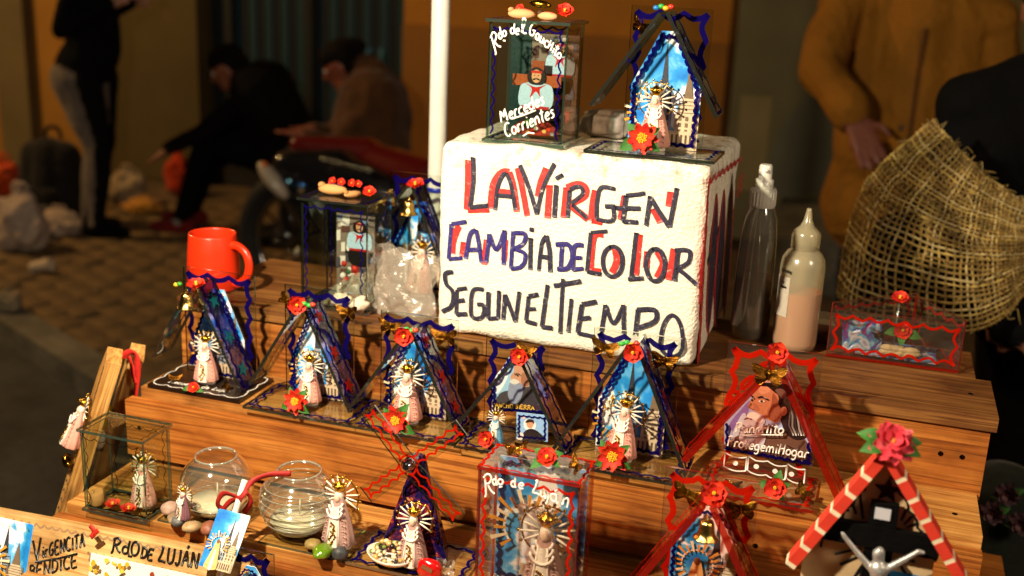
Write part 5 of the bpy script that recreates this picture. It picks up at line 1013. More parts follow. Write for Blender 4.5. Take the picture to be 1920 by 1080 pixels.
# ribboned card
rc = thing('ribboned_card', 'small church picture card tied to a white stick with red ribbon', 'card', (0, 0, 0))
Yr = 1.088
def ra(x, y, Y=Yr): return ony(x, y, Y)
c0, c1 = ony(372, 1060, 1.030), ony(432, 1076, 1.030); wd = (c1 - c0).length; mid = (c0 + c1) / 2; best = None
for i in range(50):
    for j in range(30):
        th_, L_c = .02 * i, .05 + .003 * j; q = proj(mid + V(0, math.sin(th_), math.cos(th_)) * L_c); e = (q[0] - 438) ** 2 + (q[1] - 959) ** 2
        if best is None or e < best[0]: best = (e, th_, L_c)
th_, ht = best[1:]
m, mats = card_church(wd, ht, ht * .98, .96, rays=False, printed_figure=True, border=M_GLASS, thick=.0008); o = m.build('picture_card', mats, rc); o.location = mid; o.rotation_euler = (-th_, math.atan2(c0.z - c1.z, wd), 0)
ctop = mid + V(0, math.sin(th_), math.cos(th_)) * ht
m = MB(); m.tube([mid + V(-.002, .006, -.03), ctop + V(.0, .006, 0), ctop + V(.004, .022, .034)], .0042, '#ddd6ca', 0, 8); m.build('stick', M_PLAST, rc)
def ribbon3(pts, w, col, nrm=(0, -1, 0)):
    P = cr(pts, 6); vs = []; n = len(P)
    for i in range(n):
        t = (P[min(i + 1, n - 1)] - P[max(i - 1, 0)]).normalized(); s = t.cross(Vector(nrm)).normalized(); s = (s + .35 * Vector(nrm) * math.sin(i * .5)).normalized(); vs += [P[i] - s * w / 2, P[i] + s * w / 2]
    m = MB(); m.add(vs, [(2 * i, 2 * i + 1, 2 * i + 3, 2 * i + 2) for i in range(n - 1)], col, 0, True); o = m.build('ribbon', M_PETAL); s_ = o.modifiers.new('body', 'SOLIDIFY'); s_.thickness = .0005; return o
for pts in ([(450, 935), (420, 925), (408, 945), (425, 962)], [(450, 935), (470, 905), (505, 890), (546, 888)], [(450, 936), (440, 955), (447, 975), (452, 1000)], [(450, 936), (432, 940), (418, 958), (430, 972)], [(450, 934), (462, 925), (470, 940), (458, 962)]):
    o = ribbon3([ra(x, y, ctop.y + .008 + (.004 * i if pts[-1][0] != 546 else .013 * i)) for i, (x, y) in enumerate(pts)], .0068, '#9a140c'); o.parent = rc

# windmill
P = onz(770, 1062, zb)
wm = thing('glass_windmill', 'little glass windmill with red wavy sails and a mauve figurine', 'souvenir', (-.478, 1.145, zb))
plate_base(wm, .150, .09, .004, M_GLASS, M_EDGE, M_INKB)
m = MB(); hT = .136; a_, b_, c_, d_ = (-.046, -.012, .0045), (.044, -.006, .0045), (.03, .032, .0045), (-.036, .030, .0045); tp = (-.003, .012, hT)
for tri in ((a_, b_), (b_, c_), (c_, d_), (d_, a_)):
    tl = [(-.006, .006), (.003, .006), (.003, .014), (-.006, .014)]; k = [a_, b_, c_, d_].index(tri[0]); t0, t1 = tl[k], tl[(k + 1) % 4]; m.add([tri[0], tri[1], (t1[0], t1[1], hT), (t0[0], t0[1], hT)], [(0, 1, 2, 3)], '#ffffff', 0)
m.add([(-.006, .006, hT), (.003, .006, hT), (.003, .014, hT), (-.006, .014, hT)], [(0, 1, 2, 3)]); m.build('tower', M_DARKPR, wm)
m = MB()
for k, (A, B) in enumerate(((a_, (-.006, .006, hT)), (b_, (.003, .006, hT)), ((-.044, -.0125, .012), (.042, -.0065, .012)))):
    n_ = 16; m.tube([Vector(A).lerp(Vector(B), i / n_) + V(.0035 * math.sin(i * 1.6) + (.005 if k == 0 else -.005 if k == 1 else 0), -.002, 0) for i in range(n_ + 1)], .002, '#ffffff', 0, 5)
m.build('painted_border', M_INKB, wm)
Yh = 1.145 - .014
hub = ony(767, 870, Yh); 
for k, (ex, ey) in enumerate(((690, 768), (866, 802), (688, 925), (862, 970))):
    e = ony(ex, ey, Yh - .002 * (k % 2)); hb = ony(767, 870, Yh - .002 * (k % 2)); v = e - hb; L = v.length; an = math.atan2(v.z, v.x); m = MB(); w_ = .023; m.box(.004, L, -.0012, .0012, -w_ / 2, w_ / 2, '#ffffff', 0, 1)
    scallop(m, [(.008, -w_ / 2 + .004), (L - .003, -w_ / 2 + .004), (L - .003, w_ / 2 - .004), (.008, w_ / 2 - .004)], .0026, -.0015, 2, amp=.004, step=.017, side=1)
    o = m.build('sail', [M_GLASS, M_EDGE, M_INKR], wm, hb - V(-.478, 1.145, zb) + V(0, -.0028 * (k // 2), 0)); o.rotation_euler = (0, -an, 0)
m = MB(); m.M = Matrix.Translation(hub - V(-.478, 1.145, zb)) @ Matrix.Rotation(PI / 2, 4, 'X'); m.lathe([(.006, -.022), (.008, -.006), (.008, .006), (.004, .010)], '#c8c4d0', 0, 14); m.build('hub', M_CHROME, wm)
figure(wm, (.006, -.024, .0045), .084, 'mauve')
# dish of beans
P = onz(733, 1055, zb + .005)
bd = thing('bean_dish', 'white shell dish heaped with mixed dried beans before the windmill', 'dish', (P.x, P.y, zb + .0052), -.25)
m = MB(); m.lathe([(.006, 0), (.018, .002), (.0275, .008), (.031, .0135), (.0300, .0135), (.0265, .009), (.017, .004), (.006, .0022)], '#dcd4c8', 0, 40, 1.05, .8, caps=True); m.build('shell', M_PLAST, bd)
rb = random.Random(4)
def bean_me(k):
    q = MB(); q.ell((0, 0, 0), (1, .8, .78), ['#d8b884', '#caa468', '#4a0c0c', '#6a7a30', '#e0cfa0', '#120c0c', '#c89a50'][k], 0, 10, 7); return q.mesh('bean', M_BEAN)
M_BEAN = vc('bean_skin', .25, namp=.15, nscale=2, coat=.3)
pts = []
for i in range(400):
    a, r = rb.uniform(0, 2 * PI), math.sqrt(rb.random()); x, y = .0275 * r * math.cos(a), .021 * r * math.sin(a); z = .010 + .016 * (1 - r * r) + rb.uniform(-.001, .002)
    if all((x - p[0]) ** 2 + (y - p[1]) ** 2 + (z - p[2]) ** 2 > .0053 ** 2 for p in pts): pts.append((x, y, z))
    if len(pts) >= 58: break
for i, p in enumerate(pts):
    k = rb.choice([0, 0, 0, 1, 1, 4, 4, 6, 2, 2, 3, 3, 5]); o = obj('bean', cached(('bean', k), lambda: bean_me(k)), bd, p, 0, rb.uniform(.0029, .0042)); o.rotation_euler = (rb.uniform(-.5, .5), rb.uniform(-.5, .5), rb.uniform(0, 6))
P = onz(803, 1062, zb + .018)
cd = thing('wrapped_sweet', 'glossy red wrapped sweet with silver label before the windmill', 'sweet', (P.x + .004, P.y - .006, zb + .0185), 0)
m = MB(); bm = bmesh.new(); bmesh.ops.create_icosphere(bm, subdivisions=4, radius=1)
for v in bm.verts: k = 1 + .07 * noise.noise(v.co * 2.5); v.co = V(math.copysign(abs(v.co.x) ** .75, v.co.x) * .0155 * k, v.co.y * .008 * k, math.copysign(abs(v.co.z) ** .75, v.co.z) * .0135 * k)
m.add([v.co for v in bm.verts], [[v.index for v in f.verts] for f in bm.faces], '#b80c0c', 0, True); bm.free(); m.build('sweet', vc('red_candy_foil', .18, namp=.1, coat=.6), cd); m = MB(); m.M = Matrix.Translation((.0, -.0082, .005)) @ Matrix.Rotation(.3, 4, 'Y'); m.box(-.007, .007, -.0004, 0, -.003, .003, '#c0b8b0'); m.build('silver_label', M_CHROME, cd)
def wrp(u, v): p = V(u * 6, v * 6, 1); return (.008 + .022 * u, .004 + .008 * noise.noise(p), -.017 + .032 * v + .004 * noise.noise(p * 2))
film(wrp, 16, 16).build('clear_wrapper', M_BAG, cd)
# twig
P = onz(665, 1018, zp); m = MB(); m.tube([P + V(-.010, -.006, .003), P + V(0, 0, .008), P + V(.010, .010, .014)], .0012, '#6a7a3a', 0, 5); tag(m.build('dry_twig', M_MATTE), 'thin green twig leaning beside the dark pebble', 'twig')

# ------------------------------------------------------------------ sign leaning on the front of the stand
sg = thing('lettered_plaque', 'pale wooden plaque with pictures and black marker lettering', 'sign', (0, 0, 0))
tilt = .33; YS = 1.052
SP0 = ony(0, 955, YS); SN = V(0, -math.cos(tilt), math.sin(tilt)); SU = V(0, math.sin(tilt), math.cos(tilt))
sg.location = SP0
def sgp(x, y):
    d_ = ray(x, y); t = (SP0 - EYE).dot(SN) / d_.dot(SN); p = EYE + d_ * t - SP0; return (p.x, p.dot(SU))
brd = sub('board_face', sg, (0, 0, 0), (-tilt, 0, 0))
top_r = sgp(470, 1043)
m = MB(); m.prism([(-.12, -.20), (top_r[0], -.20), top_r, (0, 0), (-.12, -.004)], 0, .012, '#ffffff', 0); m.build('board', M_WOODS, brd)
m = MB(); scallop(m, [Vector((-.12, -.012)), Vector((0, -.009)), Vector(top_r) + Vector((-.01, -.009))], .0026, -.0003, 0, amp=.004, step=.012, closed=False, col='#9a7a58', side=-1); scallop(m, [sgp(172, 1080), sgp(165, 1035), sgp(385, 1082)], .0028, -.0003, 0, amp=.003, step=.012, closed=False, col='#8a6a50', side=-1); m.build('drawn_border', M_PAINT, brd)
m = MB(); BKI = '#12100e'
pieces([lambda m: write(m, 'V', sgp(64, 1052), sgp(80, 1046), .027, .0036, -.0003, BKI), lambda m: write(m, 'irGENCITA', sgp(80, 1046), sgp(160, 1024), .017, .003, -.0003, BKI), lambda m: write(m, 'BENDICE', sgp(56, 1084), sgp(146, 1062), .016, .003, -.0003, BKI), lambda m: m.stroke([sgp(66, 1054), sgp(110, 1047), sgp(146, 1038)], .0026, -.0003, BKI), lambda m: write(m, 'RdO', sgp(210, 1033), sgp(260, 1043), .017, .0034, -.0003, BKI), lambda m: write(m, 'DE', sgp(264, 1045), sgp(287, 1051), .013, .0034, -.0003, BKI), lambda m: write(m, 'LUJÁN', sgp(296, 1052), sgp(372, 1066), .019, .0034, -.0003, BKI), lambda m: m.stroke([sgp(240, 1042), sgp(248, 1044)], .003, -.0003, BKI)], 'lettering', M_PAINT, brd)

m = MB(); g = [sgp(-60, 1130), sgp(58, 1130), sgp(70, 985), sgp(-60, 965)]; wq = g[1][0] - g[0][0]; hq = g[2][1] - g[1][1]; mm, mats = card_church(wq, hq, hq * .99, .98, rays=False, printed_figure=True, border=M_GLASS, thick=.0008); mm.build('church_photo', mats, brd, (sgp(62, 1000)[0] - wq / 2, -.0015, g[1][1]))
m = MB(); g = [sgp(160, 1140), sgp(420, 1180), sgp(395, 1085), sgp(172, 1036)]; m.prism(g, -.0012, -.0004, '#e6e0d6'); m.ly = 5
for i in range(150):
    a = random.random(); b = random.random(); p = Vector(g[0]).lerp(Vector(g[1]), a).lerp(Vector(g[3]).lerp(Vector(g[2]), a), b)
    if b > .96 or (a > .45 and b > .85): continue
    r_ = .0035 * random.uniform(.5, 1.2); m.blob([(p.x + r_ * math.cos(t) * random.uniform(.6, 1.3), p.y + r_ * math.sin(t) * random.uniform(.6, 1.2)) for t in (0, 1.2, 2.5, 3.8, 5)], -.0012, random.choice(['#a8841c', '#c8a028', '#7a5a18', '#d8b848', '#5a4a20'] if a < .4 else ['#a83a28', '#e8e4dc', '#c89a30', '#5a6a80', '#d8c8b8', '#8a3a28']), k=2)
m.build('tree_photo', [M_PRINT], brd)
rbn = ribbon3([ony(168, 985, 1.035), ony(176, 996, 1.034), ony(170, 1008, 1.033), ony(184, 994, 1.034)], .006, '#b82010'); rbn.parent = sg; rbn.location = -SP0
# wooden plaques leaning at the left end
def plaque(label, xy_b, zb_, top, L, th, wd, fig_):
    Bp = onz(xy_b[0], xy_b[1], zb_); best = None
    for i in range(60):
        for j in range(60):
            s, h_ = .3 * i / 60, .1 + .35 * j / 60; q = proj(Bp + V(.7 * s, .71 * s, h_)); e = (q[0] - top[0]) ** 2 + (q[1] - top[1]) ** 2
            if best is None or e < best[0]: best = (e, s, h_)
    s, h_ = best[1:]; dn = V(.7 * s, .71 * s, h_).normalized(); Lh = V(.7 * s, .71 * s, h_).length
    nrm = V(-.707, -.707, 0); nrm = (nrm - dn * nrm.dot(dn)).normalized(); sd = dn.cross(nrm).normalized()      # across the face
    if sd.x > 0: sd = -sd
    K = thing('wooden_plaque', label, 'plaque', Bp, 0, 'pine plaques at the end of the stand')
    M = Matrix(((sd.x, -nrm.x, dn.x, 0), (sd.y, -nrm.y, dn.y, 0), (sd.z, -nrm.z, dn.z, 0), (0, 0, 0, 1)))
    inn = sub('panel', K); inn.matrix_local = M
    m = MB(); poly = [(0, -.05), (wd, -.05), (wd, Lh * .86), (wd * .62, Lh + .0), (.0, Lh * .93)]; m.prism(poly, 0, th, '#ffffff'); o = m.build('board', M_WOODP, inn)
    m = MB(); scallop(m, [(.006, -.04), (.006, Lh * .9)], .003, -.0003, 0, amp=.003, step=.014, closed=False, col='#4a3424'); 
    for i in range(9): m.stroke([(wd * .3 + .004 * math.sin(i), .0 + i * .014), (wd * .6, .004 + i * .014), (wd * .75, .0 + i * .014)], .002, -.0003, '#3a2820')
    m.build('drawn_border', M_PAINT, inn)
    return K, inn, Lh, M
K, inn, Lh, _ = plaque('pine plaque carrying a pink figurine, turned away at the stand end', (112, 965), .78, (203, 655), 0, .021, .030, True)
f = figure(inn, (.014, -.009, Lh * .40), .08, 'pink', foot=False)
m = MB(); m.ell((.016, -.008, Lh * .30), (.02, .008, .008), '#8a6a20', 0, 10, 6); m.build('gold_ledge', M_GOLD, inn)
K, inn, Lh, M_ = plaque('plain pine plaque with a red ribbon loop behind the other plaque', (172, 920), .78, (247, 648), 0, .020, .024, False)
m = MB(); m.ell((.012, -.006, Lh * .52), (.012, .006, .012), '#c8a818', 0, 8, 6); m.ell((.02, -.006, Lh * .45), (.012, .006, .012), '#2a8a38', 0, 8, 6); m.ell((.012, -.006, Lh * .33), (.014, .008, .016), '#dcd4c4', 0, 8, 6); m.build('bead_flowers', M_PLAST, inn)
tp_ = proj(K.location); Yq = (K.location + V(.048, .048, .2)).y
for pts in ([(228, 666), (244, 660), (256, 668), (258, 700), (254, 745)], [(228, 668), (240, 668), (248, 690), (257, 720)]):
    o = ribbon3([ony(x, y, Yq - .012) for x, y in pts], .009, '#b81c10'); o.parent = K; o.location = -K.location
# ------------------------------------------------------------------ crucifix house
CY = 1.07
ch = thing('crucifix_house', 'wooden gabled shrine with red striped roof and a grey crucified figure', 'shrine', (.047, CY, Z3 + .0006))
def qc(x, y, Y=CY): P = ony(x, y, Y); return (P.x - .047, P.z - Z3 - .0006)
ap = qc(1660, 868); lf = qc(1492, 1062); rt = qc(1778, 1066)
dl = (Vector(lf) - Vector(ap)); dr = (Vector(rt) - Vector(ap))
for s, dv in ((-1, dl), (1, dr)):
    d_ = dv.normalized(); L = dv.length * 1.02 if s < 0 else dv.length * 1.15; n_ = Vector((d_.y, -d_.x)) * (-s); n_ = n_ if n_.y > 0 else -n_; th = .0105; m = MB()
    o = sub('roof_board', ch, (0, 0, 0)); N = 6
    for i in range(N):
        for kind, (u0, u1) in (('red', (i / N, (i + .80) / N)), ('white', ((i + .80) / N, (i + 1) / N))):
            a = Vector(ap) + d_ * (L * u0); b = Vector(ap) + d_ * (L * u1); e = .0 if kind == 'red' else -.0003
            q = MB(); q.prism([tuple(a), tuple(b), tuple(b + n_ * (th + e)), tuple(a + n_ * (th + e))], -.003 - e, .018 + e, '#c22c14' if kind == 'red' else '#d8c8a8'); q.build('stripe', M_MATTE, o)
m = MB(); hl = .066; hz = ap[1] + dl.y * hl / -dl.x; hr = .060; hz2 = ap[1] + dr.y * hr / dr.x
m.prism([(ap[0] - hl, .001), (ap[0] + hr, .001), (ap[0] + hr, hz2), (ap[0], ap[1] - .002), (ap[0] - hl, hz)], .02, .026, '#c2a67c'); m.build('back_board', M_MATTE, ch)
m = MB(); yb_ = .0197; m.ly = 0
for s, dv in ((-1, dl), (1, dr)): scallop(m, [Vector(ap) + dv.normalized() * .012 + Vector((0, -.012)), Vector(ap) + dv.normalized() * .115 + Vector((-s * .006, -.012))], .0026, yb_, 0, amp=.003, step=.02, closed=False, col='#100c0c', side=s)
def cq(x, y): return qc(x, y, CY + .018)
for a, b in (((1592, 960), (1570, 935)), ((1605, 965), (1590, 920)), ((1618, 975), (1612, 925)), ((1570, 985), (1545, 970)), ((1695, 985), (1715, 965)), ((1700, 990), (1722, 982)), ((1690, 978), (1700, 955)), ((1615, 1030), (1565, 1040)), ((1620, 1040), (1575, 1060)), ((1625, 1050), (1600, 1085)), ((1690, 1045), (1715, 1055)), ((1685, 1055), (1700, 1080)), ((1620, 1055), (1612, 1085))): m.stroke([cq(*a), cq((a[0] + b[0]) / 2, (a[1] + b[1]) / 2), cq(*b)], .003, yb_, '#100c0c')
m.build('drawn_rays', M_PAINT, ch)
m = MB(); c_ = cq(1665, 920); m.M = Matrix.Translation((c_[0], .019, c_[1])); m.prism(star_poly(.0145), -.0008, 0, '#3a1008'); m.build('star', M_GLIT, ch)
cx_ = qc(1652, 1000, CY + .008)[0]; zc = qc(1652, 1008, CY + .008)[1]; zt_ = qc(1655, 945, CY + .008)[1]
m = MB(); m.box(cx_ - .0135, cx_ + .0135, .008, .0165, .02, zt_, '#060505'); m.build('cross_upright', M_BLACKCL, ch); m = MB(); m.box(cx_ - .056, cx_ + .056, .0062, .0148, zc - .0125, zc + .0105, '#060505'); m.build('cross_beam', M_BLACKCL, ch)
m = MB(); c_ = qc(1655, 964, CY + .007); m.box(c_[0] - .0075, c_[0] + .0075, .0066, .0078, c_[1] - .006, c_[1] + .006, '#b8b8c0'); m.build('title_plate', M_PLAST, ch)
m = MB(); c_ = cq(1690, 1078); m.box(c_[0] - .02, c_[0] + .03, .0185, .0198, c_[1] - .03, c_[1] + .002, '#1c68a0'); m.build('blue_card', M_PRINT, ch)
zh = zc + .0; sgc = []; yc_ = -.001
def qh(x, y): p = qc(x, y, CY + yc_); return V(p[0], yc_, p[1])
sgc = [(qh(1646, 1038), qh(1644, 1048), .0056, .0042, 'a'), (qh(1650, 1034), qh(1652, 1050), .005, .0035, 'a'), (qh(1648, 1050), qh(1646, 1062), .0048, .009, 'a'), (qh(1636, 1064), qh(1660, 1066), .0058, .0058, 'a'), (qh(1648, 1066), qh(1646, 1098), .0098, .0062, 'a'), (qh(1646, 1100), qh(1646, 1120), .0064, .009, 'a'), (qh(1630, 1062), qh(1608, 1036), .004, .0033, 'a'), (qh(1608, 1036), qh(1585, 1008), .0031, .0025, 'a'), (qh(1585, 1008), qh(1580, 1000), .0027, .0022, 'a'), (qh(1668, 1064), qh(1698, 1048), .004, .0033, 'a'), (qh(1698, 1048), qh(1722, 1034), .0031, .0025, 'a'), (qh(1722, 1034), qh(1731, 1036), .0027, .0022, 'a'), (qh(1641, 1120), qh(1640, 1165), .0075, .0055, 'a'), (qh(1652, 1120), qh(1650, 1165), .0075, .0055, 'a'), (qh(1640, 1165), qh(1645, 1205), .0055, .0035, 'a'), (qh(1650, 1165), qh(1647, 1205), .0055, .0035, 'a')]
CHRIST = (sgc, ch)
flower(ch, (ap[0] + .003, -.004, ap[1] + .022), .0235, 'cam', (-.75, 0, .1), ((2.9, 1.2), (.2, 1.0), (-2.8, 1.1), (-.3, 1.0)), 40)
m = MB(); m.box(-.09, .09, -.035, .04, -.0004, .0006, '#8a6a40'); m.build('base', M_WOODP, ch)

# ------------------------------------------------------------------ bodies: one continuous remeshed surface
def seg_mesh(bm, a, b, ra, rb, n=12, sy=1.0):
    a, b = Vector(a), Vector(b); d = b - a; L = max(d.length, 1e-5); d = d / L; u = d.orthogonal().normalized(); w_ = d.cross(u); rings = []
    prof = [(-ra * math.cos(t), ra * math.sin(t)) for t in (0.02, .5, 1.0)] + [(0, ra), (L, rb)] + [(L + rb * math.cos(t), rb * math.sin(t)) for t in (1.0, .5, .02)]
    for z, r in prof: rings.append([bm.verts.new(a + d * z + (u * math.cos(2 * PI * j / n) + w_ * math.sin(2 * PI * j / n)) * r) for j in range(n)])
    for i in range(len(rings) - 1):
        for j in range(n): bm.faces.new((rings[i][j], rings[i][(j + 1) % n], rings[i + 1][(j + 1) % n], rings[i + 1][j]))
    bm.faces.new(rings[0][::-1]); bm.faces.new(rings[-1])
def body(name, segs, cols, mats, voxel, parent, smooth=4, fold=0.0, fscale=9):
    """segs: (a, b, ra, rb, tag); cols: tag -> colour; mats: tag -> material"""
    bm = bmesh.new()
    for s in segs: seg_mesh(bm, *s[:4])
    me = bpy.data.meshes.new(name + '_cage'); bm.to_mesh(me); bm.free(); o = bpy.data.objects.new(name, me); COL.objects.link(o)
    r = o.modifiers.new('skin', 'REMESH'); r.mode = 'VOXEL'; r.voxel_size = voxel
    q = o.modifiers.new('relax', 'SMOOTH'); q.iterations = smooth; q.factor = .5
    dg = bpy.context.evaluated_depsgraph_get(); dg.update(); nm = bpy.data.meshes.new_from_object(o.evaluated_get(dg)); o.modifiers.clear(); o.data = nm; bpy.data.meshes.remove(me)
    ml = []; 
    for t in cols:
        if mats[t] not in ml: ml.append(mats[t])
    nm.materials.clear()
    for q in ml: nm.materials.append(q)
    S = [(Vector(a), Vector(b), ra, rb, t) for a, b, ra, rb, t in segs]; tags = []
    for v in nm.vertices:
        best = None; p = v.co
        for a, b, ra, rb, t in S:
            d = b - a; k = max(0, min(1, (p - a).dot(d) / max(d.length_squared, 1e-9))); e = (p - a - d * k).length - (ra + (rb - ra) * k)
            if best is None or e < best[0]: best = (e, t)
        tags.append(best[1])
    at_ = nm.color_attributes.new('Col', 'FLOAT_COLOR', 'POINT')
    at_.data.foreach_set('color', [x for t in tags for x in (*H(cols[t]), 1.0)])
    for f in nm.polygons: f.material_index = ml.index(mats[tags[f.vertices[0]]]); f.use_smooth = True
    if fold:
        ns = [v.normal.copy() for v in nm.vertices]
        for v, n_, t in zip(nm.vertices, ns, tags):
            if mats[t] in (M_CLOTH, M_COAT, M_BLACKCL): v.co += n_ * fold * (noise.noise(v.co * fscale) + .5 * noise.noise(V(v.co.x * 2, v.co.y * 2, v.co.z * .8) * fscale))
    o.parent = parent; return o
def hand(segs, wrist, dirv, across, L, tag_='skin', curl=None, thumb=1):
    d = Vector(dirv).normalized(); a = Vector(across); a = (a - d * a.dot(d)).normalized(); n_ = d.cross(a); pl = wrist + d * L * .48
    for q in (-.16, -.05, .06, .16): segs.append((wrist + a * L * q * .7, pl + a * L * q, L * .085, L * .085, tag_))
    for k, (q, l_) in enumerate(((-.17, .40), (-.06, .48), (.055, .46), (.165, .36))):
        c_ = (curl or Vector((0, 0, 0))); p0 = pl + a * L * q; p1 = p0 + (d + a * q * .9 + c_ * .25).normalized() * L * l_ * .5; p2 = p1 + (d + a * q * .5 + c_ * .6).normalized() * L * l_ * .45; segs += [(p0, p1, L * .058, L * .05, tag_), (p1, p2, L * .05, L * .042, tag_)]
    t0 = wrist + d * L * .15 + a * L * .14 * -thumb; t1 = t0 + (d * .6 - a * .8 * thumb).normalized() * L * .24; t2 = t1 + (d * .9 - a * .35 * thumb).normalized() * L * .2; segs += [(t0, t1, L * .07, L * .06, tag_), (t1, t2, L * .058, L * .048, tag_)]
def head(segs, c, face, r=.098, up=V(0, 0, 1)):
    """c centre of the skull, face = direction it looks"""
    f = Vector(face).normalized(); u = (up - f * up.dot(f)).normalized(); s = f.cross(u)
    segs += [(c + u * .03 - f * .02, c + u * .02 + f * .01, r * .86, r * .84, 'skin'), (c + f * .03 - u * .045, c + f * .045 - u * .075, r * .62, r * .45, 'skin'), (c + f * .088 + u * .005, c + f * .108 - u * .025, .011, .016, 'skin')]
    for k in (-1, 1): segs += [(c + s * k * .078 - u * .005, c + s * k * .082 - u * .03, .014, .01, 'skin'), (c + f * .072 + s * k * .03 + u * .02, c + f * .074 + s * k * .02 + u * .022, .014, .012, 'skin')]
    return f, u, s
def face_bits(P, c, f, u, s, hair_col, long=False):
    for k in (-1, 1):
        m = MB(); m.ell(tuple(c + f * .083 + s * k * .031 + u * .008), (.011, .011, .007), '#e8e0d8', 0, 10, 6); m.ell(tuple(c + f * .090 + s * k * .031 + u * .007), (.0055, .0055, .0055), '#1a100c', 0, 8, 6); m.build('eye', M_PLAST, P)
    m = MB(); m.tube([c + f * .085 - u * .055 + s * q for q in (-.022, 0, .022)], [.004, .006, .004], '#8a4038', 0, 6); m.build('mouth', M_SKIN, P)
    hs = [(c + u * .045 - f * .03, c + u * .05 + f * .012, .089, .082, 'h'), (c - f * .055 - u * .01, c - f * .05 - u * .06, .07, .05, 'h')]
    for k in (-1, 1): hs.append((c + s * k * .045 - f * .035 + u * .03, c + s * k * .055 - f * .04 - u * .04, .05, .035, 'h'))
    if long: hs += [(c + u * .06 - f * .09, c + u * .04 - f * .12, .05, .045, 'h')]
    body('hair', hs, {'h': hair_col}, {'h': M_FUR}, .012, P, 3)
def person(label, name='person', group=None): return thing(name, label, 'person', (0, 0, 0), 0, group)
CM = dict(skin=M_SKIN, top=M_CLOTH, trouser=M_CLOTH, stripe=M_CLOTH, shoe=M_CLOTH, sock=M_CLOTH); CB = dict(CM, top=M_BLACKCL, stripe=M_BLACKCL, shoe=M_BLACKCL)

M_PEWTER = vc('grey_cast_metal', .4, .55, namp=.25, nscale=300); body('crucified_figure', CHRIST[0], {'a': '#a8a6a4'}, {'a': M_PEWTER}, .0012, CHRIST[1], 2)
# standing person, seen from the waist down
P1 = person('standing person in black top and grey leggings with black side panel'); F = V(.95, .31, 0); SD = V(-.31, .95, 0); gp = onz(205, 438, 0); sg_ = []
def W(f, s, z): return gp + F * f + SD * s + V(0, 0, z)
for k, fo in ((-1, .02), (1, -.10)):
    hip, kn, an = W(-.10, k * .09, .86), W(-.01 + fo * .6, k * .1, .50), W(-.05 + fo, k * .1, .09)
    sg_ += [(hip, kn, .128, .074, 'trouser'), (kn, kn.lerp(an, .35), .070, .070, 'trouser'), (kn.lerp(an, .35), an, .070, .040, 'trouser'), (an, W(fo - .03, k * .1, .045), .036, .042, 'shoe'), (W(-.09 + fo, k * .1, .04), W(.10 + fo, k * .1, .035), .042, .036, 'shoe')]
    sg_ += [(hip + SD * k * .045 + F * .078, kn + SD * k * .024 + F * .040, .078, .050, 'stripe'), (kn + SD * k * .024 + F * .034, an + SD * k * .012 + F * .018, .056, .036, 'stripe')]
    sh, el, wr = W(-.02, k * .19, 1.40), W(-.10, k * .24, 1.12), W(.14, k * .16, 1.26); sg_ += [(sh, el, .056, .048, 'top'), (el, wr, .046, .034, 'top')]; hand(sg_, wr, V(.75, .2, .4), V(0, 0, 1), .17, thumb=k)
sg_ += [(W(-.09, -.06, .90), W(-.09, .06, .90), .11, .11, 'trouser'), (W(-.07, -.07, .93), W(-.07, .07, .93), .135, .135, 'top'), (W(-.03, -.06, 1.0), W(-.02, -.09, 1.38), .12, .10, 'top'), (W(-.03, .06, 1.0), W(-.02, .09, 1.38), .12, .10, 'top'), (W(-.01, 0, 1.0), W(0, 0, 1.36), .13, .12, 'top'), (W(-.02, 0, 1.42), W(0, 0, 1.54), .06, .055, 'skin')]
hc = W(.02, 0, 1.62); f_, u_, s_ = head(sg_, hc, F)
body('body', sg_, dict(skin='#a8745a', top='#0c0c0e', trouser='#6a5e54', stripe='#0e0e10', shoe='#0a0a0c'), CB, .014, P1, 4, .006); face_bits(P1, hc, f_, u_, s_, '#1a100c', True)

# seated person bent forward in dark clothes
def seated(label, T, J, cols, hood=False, hair='#0e0806', fold=.010, bulk=1.3, mats=CM):
    P = person(label); sg_ = []; j = {k: (at(*v) if len(v) == 3 else v) for k, v in J.items()}; fw = Vector(J['face']) if 'face' in J else V(-1, 0, 0); j['face'] = fw
    sdv = V(-fw.y, fw.x, 0).normalized()
    for k in (-1, 1):
        o_ = sdv * k; hip = j['hip'] + o_ * .1; sh = j['sh'] + o_ * .16; kn = j['knee'] + o_ * .13; an = j['ank'] + o_ * .11; el = j['elb'] + o_ * .17; wr = j['wr'] + o_ * (.08 if k < 0 else .12)
        sg_ += [(hip, kn, .10, .068, 'trouser'), (kn, an, .064, .042, 'trouser'), (an, an + fw * .02 + V(0, 0, -.05), .038, .04, 'sock'), (an + V(0, 0, -.05) - fw * .04, an + V(0, 0, -.055) + fw * .15, .044, .038, 'shoe'), (j['sh'] + o_ * .08, sh, .09, .075, 'top'), (sh, el, .070, .055, 'top'), (el, wr, .054, .038, 'top')]; hand(sg_, wr, (wr - el) + V(0, 0, -.05), sdv, .17, thumb=k)
        sg_ += [(hip + V(0, 0, .04), j['sh'] + o_ * .10, .12 * bulk, .12 * bulk, 'top')]
    sg_ += [(j['hip'] + V(0, 0, .05), j['sh'] - V(0, 0, .03), .15 * bulk, .14 * bulk, 'top'), (j['sh'], j['hd'] - V(0, 0, .06), .07, .055, 'skin')]
    if hood: sg_ += [(j['sh'] - fw * .07 + V(0, 0, .03), j['hd'] - fw * .13 + V(0, 0, -.03), .11, .10, 'top'), (j['sh'] + fw * .03, j['sh'] + fw * .06 + V(0, 0, .04), .10, .09, 'top')]
    f_, u_, s_ = head(sg_, j['hd'], Vector(J.get('look', fw)))
    body('body', sg_, cols, mats, .014, P, 4, fold); face_bits(P, j['hd'], f_, u_, s_, hair, hood); return P
